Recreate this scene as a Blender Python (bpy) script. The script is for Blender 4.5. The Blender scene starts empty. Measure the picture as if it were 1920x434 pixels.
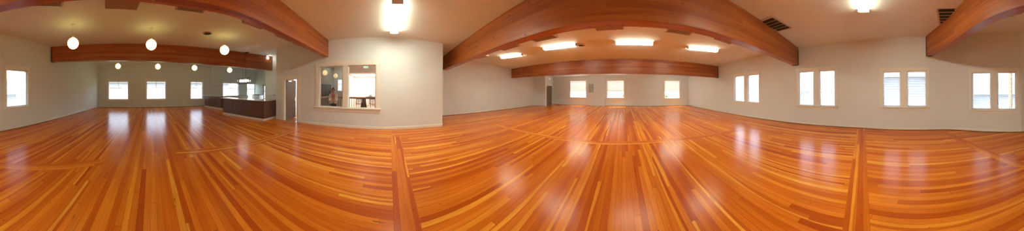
import bpy, bmesh, math, random
import numpy as np
from mathutils import Vector, Matrix
random.seed(7)
C = bpy.context.scene.collection
PI = math.pi

# ------------------------------------------------------------------ panorama geometry
W = 1920.0; F = W / (2 * PI); YC = 167.8; TA = 2.3; TX = 1180.0; H = 1.6
def y0(x): return YC + TA * math.cos((x - TX) / F)
def phi(x): return (x - 960.0) / F
def ray(x): p = phi(x); return Vector((math.sin(p), math.cos(p)))
def floor_pt(x, y):
    r = H * F / (y - y0(x)); return ray(x) * r
def at_r(x, y, r):
    d = ray(x); return Vector((d.x * r, d.y * r, H + (y0(x) - y) / F * r))
def at_z(x, y, z):
    r = (z - H) * F / (y0(x) - y); d = ray(x); return Vector((d.x * r, d.y * r, z))
CC = (2.05195, -8.9497e-03, -3.2523e-03, -2.5318e-04, -1.37220e-03, -8.4436e-04)
def zc(X, Y):                                     # ceiling height (very slightly uneven old ceiling)
    return H + CC[0] + CC[1]*X + CC[2]*Y + CC[3]*X*X + CC[4]*X*Y + CC[5]*Y*Y
def ceil_pt(x, y, drop=0.0):
    z = H + 2.0
    for _ in range(12):
        p = at_z(x, y, z - drop); z = zc(p.x, p.y)
    return at_z(x, y, z - drop)

# ------------------------------------------------------------------ materials
def srgb(r, g, b):
    f = lambda c: ((c/255)/12.92 if c/255 <= .04045 else ((c/255+.055)/1.055)**2.4)
    return (f(r), f(g), f(b), 1)
class NT:
    def __init__(s, name):
        s.m = bpy.data.materials.new(name); s.m.use_nodes = True
        s.t = s.m.node_tree; s.b = s.t.nodes['Principled BSDF']
    def n(s, kind, **kw):
        nd = s.t.nodes.new(kind)
        for k, v in kw.items(): setattr(nd, k, v)
        return nd
    def put(s, sock, v):
        if hasattr(v, 'is_output'): s.t.links.new(v, sock)
        else: sock.default_value = v
    def math(s, op, a, b=None, c=None, clamp=False):
        nd = s.n('ShaderNodeMath', operation=op); nd.use_clamp = clamp
        s.put(nd.inputs[0], a)
        if b is not None: s.put(nd.inputs[1], b)
        if c is not None: s.put(nd.inputs[2], c)
        return nd.outputs[0]
    def xyz(s, x, y, z=0.0):
        nd = s.n('ShaderNodeCombineXYZ'); s.put(nd.inputs[0], x); s.put(nd.inputs[1], y); s.put(nd.inputs[2], z); return nd.outputs[0]
    def noise(s, vec, scale=5, detail=3, rough=.5, dist=0):
        nd = s.n('ShaderNodeTexNoise'); s.t.links.new(vec, nd.inputs['Vector'])
        nd.inputs['Scale'].default_value = scale; nd.inputs['Detail'].default_value = detail
        nd.inputs['Roughness'].default_value = rough; nd.inputs['Distortion'].default_value = dist
        return nd.outputs['Fac']
    def white(s, vec):
        nd = s.n('ShaderNodeTexWhiteNoise', noise_dimensions='3D'); s.t.links.new(vec, nd.inputs['Vector']); return nd.outputs['Value']
    def ramp(s, fac, stops, interp='LINEAR'):
        nd = s.n('ShaderNodeValToRGB'); nd.color_ramp.interpolation = interp
        e = nd.color_ramp.elements
        while len(e) < len(stops): e.new(.5)
        for el, (p, c) in zip(e, stops): el.position = p; el.color = c
        s.t.links.new(fac, nd.inputs[0]); return nd.outputs[0]
    def mix(s, fac, a, b, blend='MIX'):
        nd = s.n('ShaderNodeMix', data_type='RGBA', blend_type=blend)
        s.put(nd.inputs[0], fac); s.put(nd.inputs[6], a); s.put(nd.inputs[7], b); return nd.outputs[2]
    def bump(s, h, strength=.1, dist=.01):
        nd = s.n('ShaderNodeBump'); nd.inputs['Strength'].default_value = strength; nd.inputs['Distance'].default_value = dist
        s.t.links.new(h, nd.inputs['Height']); s.t.links.new(nd.outputs[0], s.b.inputs['Normal'])
    def base(s, v): s.put(s.b.inputs['Base Color'], v)
    def rough(s, v): s.put(s.b.inputs['Roughness'], v)
    def sep(s, v):
        nd = s.n('ShaderNodeSeparateXYZ'); s.t.links.new(v, nd.inputs[0]); return nd.outputs
    def obj(s): return s.n('ShaderNodeTexCoord').outputs['Object']
    def uv(s): return s.n('ShaderNodeTexCoord').outputs['UV']
    def geo(s): return s.n('ShaderNodeNewGeometry').outputs['Position']

def plain(name, col, rough=.5, metal=0, var=.06, scale=8, bump=0, spec=.5):
    k = NT(name); f = k.noise(k.obj(), scale, 3)
    d = tuple(c*(1-var) for c in col[:3]) + (1,); l = tuple(min(1, c*(1+var)) for c in col[:3]) + (1,)
    k.base(k.ramp(f, [(.3, d), (.7, l)])); k.rough(rough)
    k.b.inputs['Metallic'].default_value = metal; k.b.inputs['Specular IOR Level'].default_value = spec
    if bump: k.bump(k.noise(k.geo(), 60, 2), bump, .004)
    return k.m
def emit(name, col, strength):
    k = NT(name); k.base(col); k.b.inputs['Emission Color'].default_value = col
    k.b.inputs['Emission Strength'].default_value = strength; k.rough(.4); return k.m

M = {}
M['wall'] = plain('wall_paint', (.71, .785, .81, 1), .65, var=.02, scale=.8, bump=.06, spec=.3)
M['ceil'] = plain('ceiling_paint', (.76, .835, .80, 1), .8, var=.02, scale=.6, bump=.15, spec=.2)
M['trim'] = plain('cream_trim', (.80, .825, .78, 1), .4, var=.02)
M['white'] = plain('white_enamel', (.82, .81, .78, 1), .35, var=.02)
M['plastic'] = plain('white_plastic', (.75, .73, .69, 1), .4, var=.02)
M['vinyl'] = plain('white_vinyl', (.86, .86, .84, 1), .35, var=.02)
M['black'] = plain('black_iron', (.02, .02, .022, 1), .4, var=.1)
M['dark'] = plain('dark_void', (.03, .025, .02, 1), .8)
M['bracket'] = plain('dark_steel', (.05, .055, .06, 1), .45, metal=.6)
M['chrome'] = plain('chrome', (.65, .65, .66, 1), .15, metal=1)
M['grey'] = plain('grey_enamel', (.40, .46, .46, 1), .45)
M['duct'] = plain('bare_duct', (.42, .34, .25, 1), .5, var=.05)
M['duct_brown'] = plain('brown_box_paint', (.34, .20, .095, 1), .6, var=.05)
M['grille'] = plain('grille_paint', (.58, .47, .38, 1), .5)
M['quartz'] = plain('pale_stone', (.62, .62, .60, 1), .12, var=.12, scale=40)
M['toe'] = plain('pale_toe_tile', (.74, .70, .63, 1), .35)
M['blueish'] = plain('cool_white_paint', (.70, .74, .72, 1), .6, var=.02, spec=.3)
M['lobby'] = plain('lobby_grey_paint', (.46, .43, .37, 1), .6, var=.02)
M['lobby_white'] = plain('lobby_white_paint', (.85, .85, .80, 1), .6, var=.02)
M['fluo'] = emit('fluorescent_lens', (1, .97, .76, 1), 10.0)
M['fluo_strong'] = emit('fluorescent_lens_boosted', (1, .97, .76, 1), 12.5)  # same kind of tube, emission raised to brighten the front wall
M['globe'] = emit('globe_glass', (1, .83, .27, 1), 1.5)
M['globe_dim'] = emit('globe_glass_dim', (1, .80, .45, 1), .16)
M['bulb'] = emit('warm_bulb', (1, .93, .80, 1), 14.0)
M['panel_light'] = emit('light_panel', (.95, 1, .95, 1), 2.6)
M['exit_green'] = emit('exit_green', (.12, .66, .36, 1), .22)
M['exit_face'] = emit('exit_face', (.85, 1, .9, 1), .30)
M['grass'] = plain('grass', (.10, .16, .06, 1), .9, var=.4, scale=3)
M['asphalt'] = plain('asphalt', (.16, .16, .155, 1), .9, var=.2, scale=2)
M['leaf'] = plain('foliage', (.16, .22, .08, 1), .8, var=.5, scale=3)
M['bark'] = plain('bark', (.2, .15, .1, 1), .9, var=.3)
M['stucco'] = plain('tan_stucco', (.27, .24, .165, 1), .9, var=.08)
M['white_siding'] = plain('white_siding', (.21, .215, .22, 1), .7)
M['roofing'] = plain('roof_shingle', (.09, .10, .11, 1), .9, var=.2, scale=5)
M['door'] = None; M['gap_strip'] = plain('dark_gap_brown', (.10, .045, .02, 1), .5)

def glass(name, tint=(1, 1, 1, 1)):
    m = bpy.data.materials.new(name); m.use_nodes = True; t = m.node_tree; t.nodes.clear()
    o = t.nodes.new('ShaderNodeOutputMaterial'); tr = t.nodes.new('ShaderNodeBsdfTransparent'); tr.inputs[0].default_value = tint
    gl = t.nodes.new('ShaderNodeBsdfGlossy'); gl.inputs['Roughness'].default_value = .02
    mx = t.nodes.new('ShaderNodeMixShader'); lw = t.nodes.new('ShaderNodeLayerWeight'); pw_ = t.nodes.new('ShaderNodeMath'); pw_.operation = 'POWER'; pw_.inputs[1].default_value = 5
    t.links.new(lw.outputs['Facing'], pw_.inputs[0]); ma = t.nodes.new('ShaderNodeMath'); ma.operation = 'MULTIPLY_ADD'; ma.inputs[1].default_value = .9; ma.inputs[2].default_value = .025
    t.links.new(pw_.outputs[0], ma.inputs[0]); t.links.new(ma.outputs[0], mx.inputs[0]); t.links.new(tr.outputs[0], mx.inputs[1]); t.links.new(gl.outputs[0], mx.inputs[2])
    t.links.new(mx.outputs[0], o.inputs[0]); return m
M['glass'] = glass('window_glass', (.97, .98, .98, 1))

def wood_obj(name, c0, c1, rough=.4, axis=2, scale=1.0):
    k = NT(name); o = k.sep(k.obj()); a = [o[0], o[1], o[2]]
    st = [k.math('MULTIPLY', v, (1.6 if i == axis else 22.0)*scale) for i, v in enumerate(a)]
    f = k.noise(k.xyz(*st), 1.0, 5, .6, .6)
    k.base(k.ramp(f, [(.3, c0), (.7, c1)])); k.rough(rough); k.bump(f, .05, .003); return k.m
M['counter'] = wood_obj('dark_stained_wood', (.105, .050, .036, 1), (.16, .078, .056, 1), .35, 2)
M['door'] = wood_obj('dark_door_veneer', (.15, .105, .082, 1), (.20, .145, .115, 1), .4, 2)
M['rail_wood'] = wood_obj('oak_handrail', (.38, .17, .06, 1), (.52, .25, .10, 1), .35, 0)
M['brown_wood'] = wood_obj('brown_wood', (.13, .075, .05, 1), (.2, .12, .08, 1), .5, 2)

def plank_floor():
    k = NT('plank_floor'); uv = k.sep(k.uv()); u, v = uv[0], uv[1]; sid = uv[2]
    wdt = .083
    vr = k.math('DIVIDE', v, wdt); row = k.math('FLOOR', vr); fr = k.math('FRACT', vr)
    r1 = k.white(k.xyz(row, 3.7, 0))
    L = k.math('ADD', 3.2, k.math('MULTIPLY', k.white(k.xyz(row, 9.1, 0)), 3.0))
    u2 = k.math('DIVIDE', k.math('ADD', u, k.math('MULTIPLY', r1, 17.0)), L)
    col = k.math('FLOOR', u2); fu = k.math('FRACT', u2)
    pid = k.white(k.xyz(row, col, 1.3)); pid2 = k.white(k.xyz(row, col, 8.3))
    # wobbling line inside a board where the yellow sapwood begins
    wob = k.math('MULTIPLY', k.math('SUBTRACT', k.noise(k.xyz(k.math('MULTIPLY', u, .45), row, 0), 1.0, 2), .5), 2.4)
    edge = k.math('ADD', k.math('ADD', fr, wob), k.math('MULTIPLY', k.math('SUBTRACT', pid2, .5), .6))
    sap = k.math('MULTIPLY', k.math('GREATER_THAN', pid, .80), k.math('SMOOTH_MIN', 1.0, k.math('MULTIPLY', k.math('SUBTRACT', edge, .25), 9.0, clamp=True), .05), clamp=True)
    heart = k.ramp(pid2, [(0, srgb(194, 92, 26)), (.3, srgb(216, 118, 32)), (.65, srgb(228, 133, 38)), (1, srgb(240, 150, 46))])
    yel = k.ramp(k.white(k.xyz(col, row, 4.4)), [(0, srgb(246, 166, 50)), (1, srgb(253, 186, 72))])
    g = k.noise(k.xyz(k.math('MULTIPLY', u, 2.2), k.math('MULTIPLY', v, 75.0), pid), 1.0, 5, .65, .4)
    g2 = k.noise(k.xyz(k.math('MULTIPLY', u, .5), k.math('MULTIPLY', v, 6.0), 2.0), 1.0, 3, .5, .3)
    c = k.mix(sap, heart, yel)
    c = k.mix(k.math('MULTIPLY', k.ramp(g, [(.35, (1, 1, 1, 1)), (.62, (0, 0, 0, 1))]), .30), c, k.mix(1.0, c, srgb(196, 128, 96), 'MULTIPLY'))
    c = k.mix(k.math('MULTIPLY', k.ramp(g2, [(.42, (1, 1, 1, 1)), (.60, (0, 0, 0, 1))]), .4), c, k.mix(1.0, c, srgb(224, 190, 170), 'MULTIPLY'))
    gap = k.math('ADD', k.math('LESS_THAN', fr, .035), k.math('LESS_THAN', k.math('MULTIPLY', fu, L), .006), clamp=True)
    gn = k.noise(k.xyz(k.math('MULTIPLY', u, .7), k.math('MULTIPLY', v, 3), 0), 1, 3)
    gap = k.math('MULTIPLY', gap, k.ramp(gn, [(.35, (.25, .25, .25, 1)), (.65, (.95, .95, .95, 1))]))
    c = k.mix(gap, c, srgb(74, 30, 10))
    # dark splits and nail holes that follow the boards
    cr = k.noise(k.xyz(k.math('MULTIPLY', u, 2.0), k.math('MULTIPLY', v, 22.0), 5.0), 1.0, 4, .6, .5)
    crk = k.ramp(cr, [(.70, (0, 0, 0, 1)), (.735, (1, 1, 1, 1))])
    c = k.mix(k.math('MULTIPLY', crk, .75), c, srgb(52, 24, 12))
    vs = k.n('ShaderNodeTexVoronoi'); k.t.links.new(k.xyz(k.math('MULTIPLY', u, 5.5), k.math('MULTIPLY', v, 7.5), 1.0), vs.inputs['Vector']); vs.inputs['Scale'].default_value = 1.0
    c = k.mix(k.math('MULTIPLY', k.math('LESS_THAN', vs.outputs['Distance'], .06), .65), c, srgb(60, 30, 18))
    # chipped grey-blue paint flecks
    ch = k.noise(k.xyz(k.math('MULTIPLY', u, 3.1), k.math('MULTIPLY', v, 9.0), 9.0), 1.0, 5, .7, .2)
    chf = k.ramp(ch, [(.742, (0, 0, 0, 1)), (.755, (1, 1, 1, 1))])
    c = k.mix(k.math('MULTIPLY', chf, .8), c, srgb(92, 82, 84))
    k.base(c)
    rn = k.noise(k.xyz(k.math('MULTIPLY', u, 1.2), k.math('MULTIPLY', v, 5.0), 0), 1.0, 4)
    k.rough(k.math('ADD', k.math('ADD', .17, k.math('MULTIPLY', rn, .10)), k.math('MULTIPLY', chf, .4)))
    hgt = k.math('SUBTRACT', k.math('MULTIPLY', k.white(k.xyz(row, 5.0, 2)), .10), k.math('MULTIPLY', gap, .5))
    hgt = k.math('ADD', hgt, k.math('MULTIPLY', k.noise(k.xyz(u, k.math('MULTIPLY', v, 5.0), 0), 1.0, 2), .5))
    k.bump(hgt, .10, .012)
    k.b.inputs['IOR'].default_value = 1.21
    return k.m
M['floor'] = plank_floor()

def beam_wood():
    k = NT('glulam_timber'); uv = k.sep(k.uv()); u, v = uv[0], uv[1]
    lam = .115
    vr = k.math('DIVIDE', v, lam); row = k.math('FLOOR', vr); fr = k.math('FRACT', vr)
    u2 = k.math('DIVIDE', k.math('ADD', u, k.math('MULTIPLY', k.white(k.xyz(row, 2.2, 0)), 11.0)), 4.0)
    col = k.math('FLOOR', u2)
    pid = k.white(k.xyz(row, col, .5))
    c = k.ramp(pid, [(0, srgb(142, 74, 32)), (.5, srgb(158, 88, 40)), (1, srgb(174, 102, 48))])
    g = k.noise(k.xyz(k.math('MULTIPLY', u, .8), k.math('MULTIPLY', v, 26.0), pid), 1.0, 5, .6, .7)
    c = k.mix(k.math('MULTIPLY', k.ramp(g, [(.52, (0, 0, 0, 1)), (.70, (1, 1, 1, 1))]), .65), c, srgb(192, 114, 46))
    c = k.mix(k.math('MULTIPLY', k.ramp(g, [(.30, (1, 1, 1, 1)), (.46, (0, 0, 0, 1))]), .4), c, srgb(104, 44, 20))
    vo = k.n('ShaderNodeTexVoronoi'); k.t.links.new(k.xyz(k.math('MULTIPLY', u, 2.0), k.math('MULTIPLY', v, 3.4), 3.0), vo.inputs['Vector']); vo.inputs['Scale'].default_value = 1.0
    c = k.mix(k.math('MULTIPLY', k.ramp(vo.outputs['Distance'], [(.05, (1, 1, 1, 1)), (.11, (0, 0, 0, 1))]), .75), c, srgb(66, 26, 14))
    c = k.mix(k.math('MULTIPLY', k.math('LESS_THAN', fr, .05), .45), c, srgb(70, 30, 16))
    k.base(c); k.rough(.36); k.bump(g, .05, .004); return k.m
M['beam'] = beam_wood()

def lap_siding(name, col, pitch=.16):
    k = NT(name); z = k.sep(k.geo())[2]
    f = k.math('FRACT', k.math('DIVIDE', z, pitch))
    k.base(k.mix(k.math('LESS_THAN', f, .12), col, tuple(c*.55 for c in col[:3]) + (1,))); k.rough(.8); return k.m
M['siding'] = lap_siding('grey_lap_siding', (.50, .56, .62, 1))
M['siding_white'] = lap_siding('white_lap_siding', (.72, .72, .70, 1), .22)

# ------------------------------------------------------------------ mesh helpers
class MB:
    def __init__(s): s.v = []; s.f = []
    def quad(s, *p):
        b = len(s.v); s.v += [tuple(q) for q in p]; s.f.append(tuple(range(b, b+len(p))))
    def box(s, x0, x1, y0_, y1, z0, z1):
        b = len(s.v)
        s.v += [(x, y, z) for z in (z0, z1) for x, y in ((x0, y0_), (x1, y0_), (x1, y1), (x0, y1))]
        for q in ((0,3,2,1), (4,5,6,7), (0,1,5,4), (1,2,6,5), (2,3,7,6), (3,0,4,7)): s.f.append(tuple(b+i for i in q))
        return s
    def bar(s, a, b_, w, h=None, up=(0, 0, 1)):       # rectangular bar from a to b
        a = Vector(a); b_ = Vector(b_); d = (b_-a).normalized(); h = h or w
        up = Vector(up)
        if abs(d.dot(up)) > .95: up = Vector((1, 0, 0))
        sx = d.cross(up).normalized()*w/2; sy = sx.cross(d).normalized()*h/2
        o = len(s.v)
        for p in (a, b_): s.v += [tuple(p+sx*i+sy*j) for i, j in ((-1,-1), (1,-1), (1,1), (-1,1))]
        for q in ((0,1,2,3), (7,6,5,4), (0,4,5,1), (1,5,6,2), (2,6,7,3), (3,7,4,0)): s.f.append(tuple(o+i for i in q))
        return s
    def tube(s, pts, r, n=10, caps=True):
        pts = [Vector(p) for p in pts]; rs = r if isinstance(r, (list, tuple)) else [r]*len(pts)
        rings = []
        for i, p in enumerate(pts):
            d = (pts[min(i+1, len(pts)-1)] - pts[max(i-1, 0)]).normalized()
            a = d.orthogonal().normalized() if i == 0 else (a - d*a.dot(d)).normalized()
            b = d.cross(a); o = len(s.v)
            s.v += [tuple(p + (a*math.cos(t) + b*math.sin(t))*rs[i]) for t in [2*PI*k/n for k in range(n)]]
            rings.append(o)
        for o, q in zip(rings, rings[1:]):
            for k in range(n): s.f.append((o+k, o+(k+1) % n, q+(k+1) % n, q+k))
        if caps: s.f.append(tuple(rings[0]+k for k in reversed(range(n)))); s.f.append(tuple(rings[-1]+k for k in range(n)))
        return s
    def lathe(s, prof, n=32, c=(0, 0, 0)):             # prof: (r, z)
        rings = []
        for r, z in prof:
            o = len(s.v); rings.append(o)
            s.v += [(c[0]+r*math.cos(2*PI*k/n), c[1]+r*math.sin(2*PI*k/n), c[2]+z) for k in range(n)]
        for o, q in zip(rings, rings[1:]):
            for k in range(n): s.f.append((o+k, o+(k+1) % n, q+(k+1) % n, q+k))
        s.f.append(tuple(rings[0]+k for k in reversed(range(n)))); s.f.append(tuple(rings[-1]+k for k in range(n)))
        return s
    def build(s, name, mat, parent=None, smooth=False, bevel=0, uv=None):
        me = bpy.data.meshes.new(name); me.from_pydata(s.v, [], s.f); me.validate()
        bm = bmesh.new(); bm.from_mesh(me); bmesh.ops.recalc_face_normals(bm, faces=bm.faces); bm.to_mesh(me); bm.free()
        me.materials.append(mat)
        if smooth:
            for p in me.polygons: p.use_smooth = True
            try: me.set_sharp_from_angle(angle=.7)
            except Exception: pass
        o = bpy.data.objects.new(name, me); C.objects.link(o)
        if parent: o.parent = parent
        if bevel:
            b = o.modifiers.new('bevel', 'BEVEL'); b.width = bevel; b.segments = 2; b.limit_method = 'ANGLE'; b.angle_limit = .6
        return o
def tag(o, label=None, cat=None, group=None, kind=None):
    if label: o['label'] = label
    if cat: o['category'] = cat
    if group: o['group'] = group
    if kind: o['kind'] = kind
    return o
def thing(name, label, cat, loc=(0, 0, 0), rz=0, group=None):
    o = bpy.data.objects.new(name, None); C.objects.link(o); o.empty_display_size = .1
    o.location = loc; o.rotation_euler = (0, 0, rz); return tag(o, label, cat, group)
def copy_tree(o, parent=None):
    c = o.copy(); C.objects.link(c)
    if parent: c.parent = parent
    for ch in list(o.children): copy_tree(ch, c)
    return c
def structure(name, loc=(0, 0, 0), rz=0):
    o = bpy.data.objects.new(name, None); C.objects.link(o); o.empty_display_size = .1
    o.location = loc; o.rotation_euler = (0, 0, rz); o['kind'] = 'structure'; return o

# ------------------------------------------------------------------ plan of the room (walls run with the room on their left)
def arc_corner(p0, p1, p2, d, n=7):
    a = p1 + (p0-p1).normalized()*d; b = p1 + (p2-p1).normalized()*d
    return [a*(1-t)**2 + p1*2*t*(1-t) + b*t*t for t in [i/(n-1) for i in range(n)]]
V = lambda x, y: Vector((x, y))
Q0 = V(-7.78, -11.23); Q1 = V(.10, -5.93); Q2 = V(2.85, -5.74); Q3 = V(5.90, -3.46); Q4 = V(15.42, 8.2)
R1 = V(4.72, 18.35); R2 = V(3.36, 16.32); R3 = V(2.26, 16.92); R4 = V(-4.35, 8.84)
B0 = V(-2.96, 6.53); B1 = V(-4.45, 4.70); B2 = V(-8.52, 1.06)
A1 = V(-9.545, 2.18); A2 = V(-11.3, .63); A3 = V(-14.1, 3.79); A4 = V(-18.5, -.1)
back_pts = [Q0, Q1] + arc_corner(Q1, Q2, Q3, .55) + arc_corner(Q2, Q3, Q4, .7) + [Q4]
outline = back_pts + [R1, R2, R3, R4, B0, B1, B2, A1, A2, A3, A4]

class Wall:
    def __init__(s, pts, thick=.16, z1=3.95, z0=0.0):
        s.p = [Vector(p) for p in pts]; s.t = thick; s.z0 = z0; s.z1 = z1; s.holes = []
        s.s = [0]
        for a, b in zip(s.p, s.p[1:]): s.s.append(s.s[-1] + (b-a).length)
    def seg(s, q):
        for i in range(len(s.p)-1):
            if q <= s.s[i+1] + 1e-9: return i
        return len(s.p)-2
    def at(s, q, off=0.0):
        i = s.seg(q); a, b = s.p[i], s.p[i+1]; d = (b-a).normalized()
        return a + d*(q-s.s[i]) + Vector((-d.y, d.x))*off
    def ang(s, q):
        i = s.seg(q); d = s.p[i+1]-s.p[i]; return math.atan2(d.y, d.x)
    def hit(s, x, y=None):
        r = ray(x); best = None
        for i, (a, b) in enumerate(zip(s.p, s.p[1:])):
            e = b-a; den = r.x*e.y - r.y*e.x
            if abs(den) < 1e-9: continue
            dist = (a.x*e.y - a.y*e.x)/den; t = (a.x*r.y - a.y*r.x)/den
            if dist > 0 and -.02 <= t <= 1.02 and (best is None or dist < best[0]): best = (dist, s.s[i] + t*e.length)
        dist, q = best
        return q, (None if y is None else H + (y0(x)-y)/F*dist)
    def miter(s, i):
        n = []
        if i > 0: d = (s.p[i]-s.p[i-1]).normalized(); n.append(Vector((d.y, -d.x)))
        if i < len(s.p)-1: d = (s.p[i+1]-s.p[i]).normalized(); n.append(Vector((d.y, -d.x)))
        if len(n) == 1: return n[0]
        m = (n[0]+n[1]).normalized(); return m/m.dot(n[0])
    def outp(s, q):
        for i, v in enumerate(s.s):
            if abs(v-q) < 1e-6: return s.p[i] + s.miter(i)*s.t
        i = s.seg(q); d = (s.p[i+1]-s.p[i]).normalized(); return s.at(q) + Vector((d.y, -d.x))*s.t
    def build(s, name, mat):
        ss = sorted(set([round(v, 5) for v in s.s] + [round(v, 5) for h in s.holes for v in h[:2]]))
        zs = sorted(set([s.z0, s.z1] + [v for h in s.holes for v in h[2:]]))
        inh = lambda q, z: any(h[0] < q < h[1] and h[2] < z < h[3] for h in s.holes)
        m = MB(); P = lambda q, z: (*s.at(q), z); O = lambda q, z: (*s.outp(q), z)
        cell = lambda i, j: 0 <= i < len(ss)-1 and 0 <= j < len(zs)-1 and not inh((ss[i]+ss[i+1])/2, (zs[j]+zs[j+1])/2)
        sn = [min(s.s, key=lambda v: abs(v-q)) if min(abs(v-q) for v in s.s) < 1e-4 else q for q in ss]
        for i in range(len(ss)-1):
            a, b = sn[i], sn[i+1]
            for j in range(len(zs)-1):
                if not cell(i, j): continue
                c, d = zs[j], zs[j+1]
                m.quad(P(a, c), P(b, c), P(b, d), P(a, d)); m.quad(O(b, c), O(a, c), O(a, d), O(b, d))
                if not cell(i-1, j): m.quad(O(a, c), P(a, c), P(a, d), O(a, d))
                if not cell(i+1, j): m.quad(P(b, c), O(b, c), O(b, d), P(b, d))
                if not cell(i, j-1): m.quad(O(a, c), O(b, c), P(b, c), P(a, c))
                if not cell(i, j+1): m.quad(P(a, d), P(b, d), O(b, d), O(a, d))
        me = bpy.data.meshes.new(name); me.from_pydata(m.v, [], m.f)
        bm = bmesh.new(); bm.from_mesh(me); bmesh.ops.remove_doubles(bm, verts=bm.verts, dist=1e-4); bmesh.ops.recalc_face_normals(bm, faces=bm.faces)
        for f in bm.faces: f.smooth = True
        bm.to_mesh(me); bm.free(); me.materials.append(mat)
        try: me.set_sharp_from_angle(angle=.35)
        except Exception: pass
        o = bpy.data.objects.new(name, me); C.objects.link(o); o['kind'] = 'structure'; return o
    def baseboard(s, name, q0, q1, h=.10, mat=None, shoe=True):
        m = MB(); qs = [q0] + [v for v in s.s if q0+1e-4 < v < q1-1e-4] + [q1]
        lo_ = .024 if shoe else .006
        pr = [(.001, lo_), (.016, lo_), (.016, h-.012), (.010, h), (.001, h)]
        pts = []
        for q in qs:
            n = -(s.outp(q)-s.at(q))/s.t
            pts.append([(*(s.at(q)+n*o), z) for o, z in pr])
        for a, b in zip(pts, pts[1:]):
            for k in range(5): m.quad(a[k], b[k], b[(k+1) % 5], a[(k+1) % 5])
        m.quad(*pts[0]); m.quad(*reversed(pts[-1]))
        o = m.build(name, mat or M['trim']); o['kind'] = 'structure'
        if shoe:                                        # dark strip drawn as the gap line along the floor
            m = MB(); pts = []
            for q in qs:
                n = -(s.outp(q)-s.at(q))/s.t; pts.append([(*(s.at(q)+n*o_), z) for o_, z in ((.001, .0015), (.024, .0015), (.020, .023), (.001, .023))])
            for a, b in zip(pts, pts[1:]):
                for k in range(4): m.quad(a[k], b[k], b[(k+1) % 4], a[(k+1) % 4])
            m.quad(*pts[0]); m.quad(*reversed(pts[-1])); m.build('base_gap_strip', M['gap_strip'], o)
        return o

w_back = Wall(back_pts); w_right = Wall([Q4, R1]); w_closet = Wall([R1, R2, R3], .10); w_recess = Wall([R3, R4])
w_side = Wall([R4, B0], .14); w_front = Wall([B0, B1, B2], .14); w_ret = Wall([B2, A1], .12)
w_alc = Wall([A1, A2], .12); w_alc2 = Wall([A2, A3], .12); w_alc3 = Wall([A3, A4]); w_left = Wall([A4, Q0])

# ------------------------------------------------------------------ floor and ceiling
def grid_poly(pts, step, rot=0.0):
    bm = bmesh.new(); f = bm.faces.new([bm.verts.new((*p, 0)) for p in pts])
    xs = [p[0] for p in pts]; ys = [p[1] for p in pts]
    for ax, lo, hi in ((0, min(xs), max(xs)), (1, min(ys), max(ys))):
        c = math.ceil(lo/step)*step
        while c < hi:
            co = [0, 0, 0]; no = [0, 0, 0]; co[ax] = c; no[ax] = 1
            bmesh.ops.bisect_plane(bm, geom=bm.verts[:]+bm.edges[:]+bm.faces[:], plane_co=co, plane_no=no); c += step
    return bm
bm = grid_poly(outline, 1.0)
for v in bm.verts: v.co.z = zc(v.co.x, v.co.y)
bmesh.ops.triangulate(bm, faces=bm.faces)
for f in bm.faces:
    f.smooth = True
    if f.normal.z > 0: f.normal_flip()
ret = bmesh.ops.extrude_face_region(bm, geom=bm.faces[:])
for g in ret['geom']:
    if isinstance(g, bmesh.types.BMVert): g.co.z += .15
me = bpy.data.meshes.new('ceiling'); bmesh.ops.recalc_face_normals(bm, faces=bm.faces); bm.to_mesh(me); bm.free()
me.set_sharp_from_angle(angle=.6)
me.materials.append(M['ceil']); o = bpy.data.objects.new('ceiling', me); C.objects.link(o); o['kind'] = 'structure'

strip_main = [V(-3.62, 4.18), V(-1.07, 1.47), V(1.566, -.929), V(5.55, -3.55)]
DL = V(-.80, -.60); DR = V(.628, .778)
def side_of_strip(p):           # True on the counter side of the cross strip
    pl = [V(-7.0, 7.5)] + strip_main[1:3] + [V(9.0, -5.8)]
    best = None
    for a, b in zip(pl, pl[1:]):
        d = b-a; t = max(0, min(1, (p-a).dot(d)/d.length_squared)); q = a+d*t
        dist = (p-q).length; cr = d.x*(p.y-a.y) - d.y*(p.x-a.x)
        if best is None or dist < best[0]: best = (dist, cr)
    return best[1] < 0
bm = bmesh.new(); bm.faces.new([bm.verts.new((*p, 0)) for p in outline])
pl = [V(-7.0, 7.5)] + strip_main[1:3] + [V(9.0, -5.8)]
for a, b in zip(pl, pl[1:]):
    d = b-a; bmesh.ops.bisect_plane(bm, geom=bm.verts[:]+bm.edges[:]+bm.faces[:], plane_co=(*a, 0), plane_no=(-d.y, d.x, 0))
uvl = bm.loops.layers.uv.new('UVMap')
def face_uv(f, d, off=(0, 0)):
    n = Vector((-d.y, d.x))
    for l in f.loops:
        p = Vector((l.vert.co.x, l.vert.co.y)); l[uvl].uv = (p.dot(d)+off[0], p.dot(n)+off[1])
for f in bm.faces:
    c = f.calc_center_median(); f.normal_update()
    if f.normal.z < 0: f.normal_flip()
    if side_of_strip(V(c.x, c.y)): face_uv(f, DL, (40, 40))
    else: face_uv(f, DR, (100, 100))
def add_strip(pts, w, off):     # crossing boards let into the floor
    L = 0; lv = []
    for i, p in enumerate(pts):
        d = (pts[min(i+1, len(pts)-1)]-pts[max(i-1, 0)]).normalized(); n = Vector((-d.y, d.x))
        if i: L += (p-pts[i-1]).length
        lv.append((bm.verts.new((*(p-n*w/2), .0012)), bm.verts.new((*(p+n*w/2), .0012)), L))
    for a, b in zip(lv, lv[1:]):
        f = bm.faces.new((a[0], b[0], b[1], a[1])); vals = [(a[2], 0), (b[2], 0), (b[2], w), (a[2], w)]
        for l, (x, y) in zip(f.loops, vals): l[uvl].uv = (x+off, y+off)
        f.normal_update()
        if f.normal.z < 0: f.normal_flip()
add_strip(strip_main, .32, 300*.083)
add_strip([V(3.1, -5.5), V(.15, -3.42), V(-2.06, -2.87)], .26, 500*.083)
add_strip([V(-3.56, -1.89), V(-4.8, 0), V(-6.22, 1.71)], .30, 700*.083)
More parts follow.
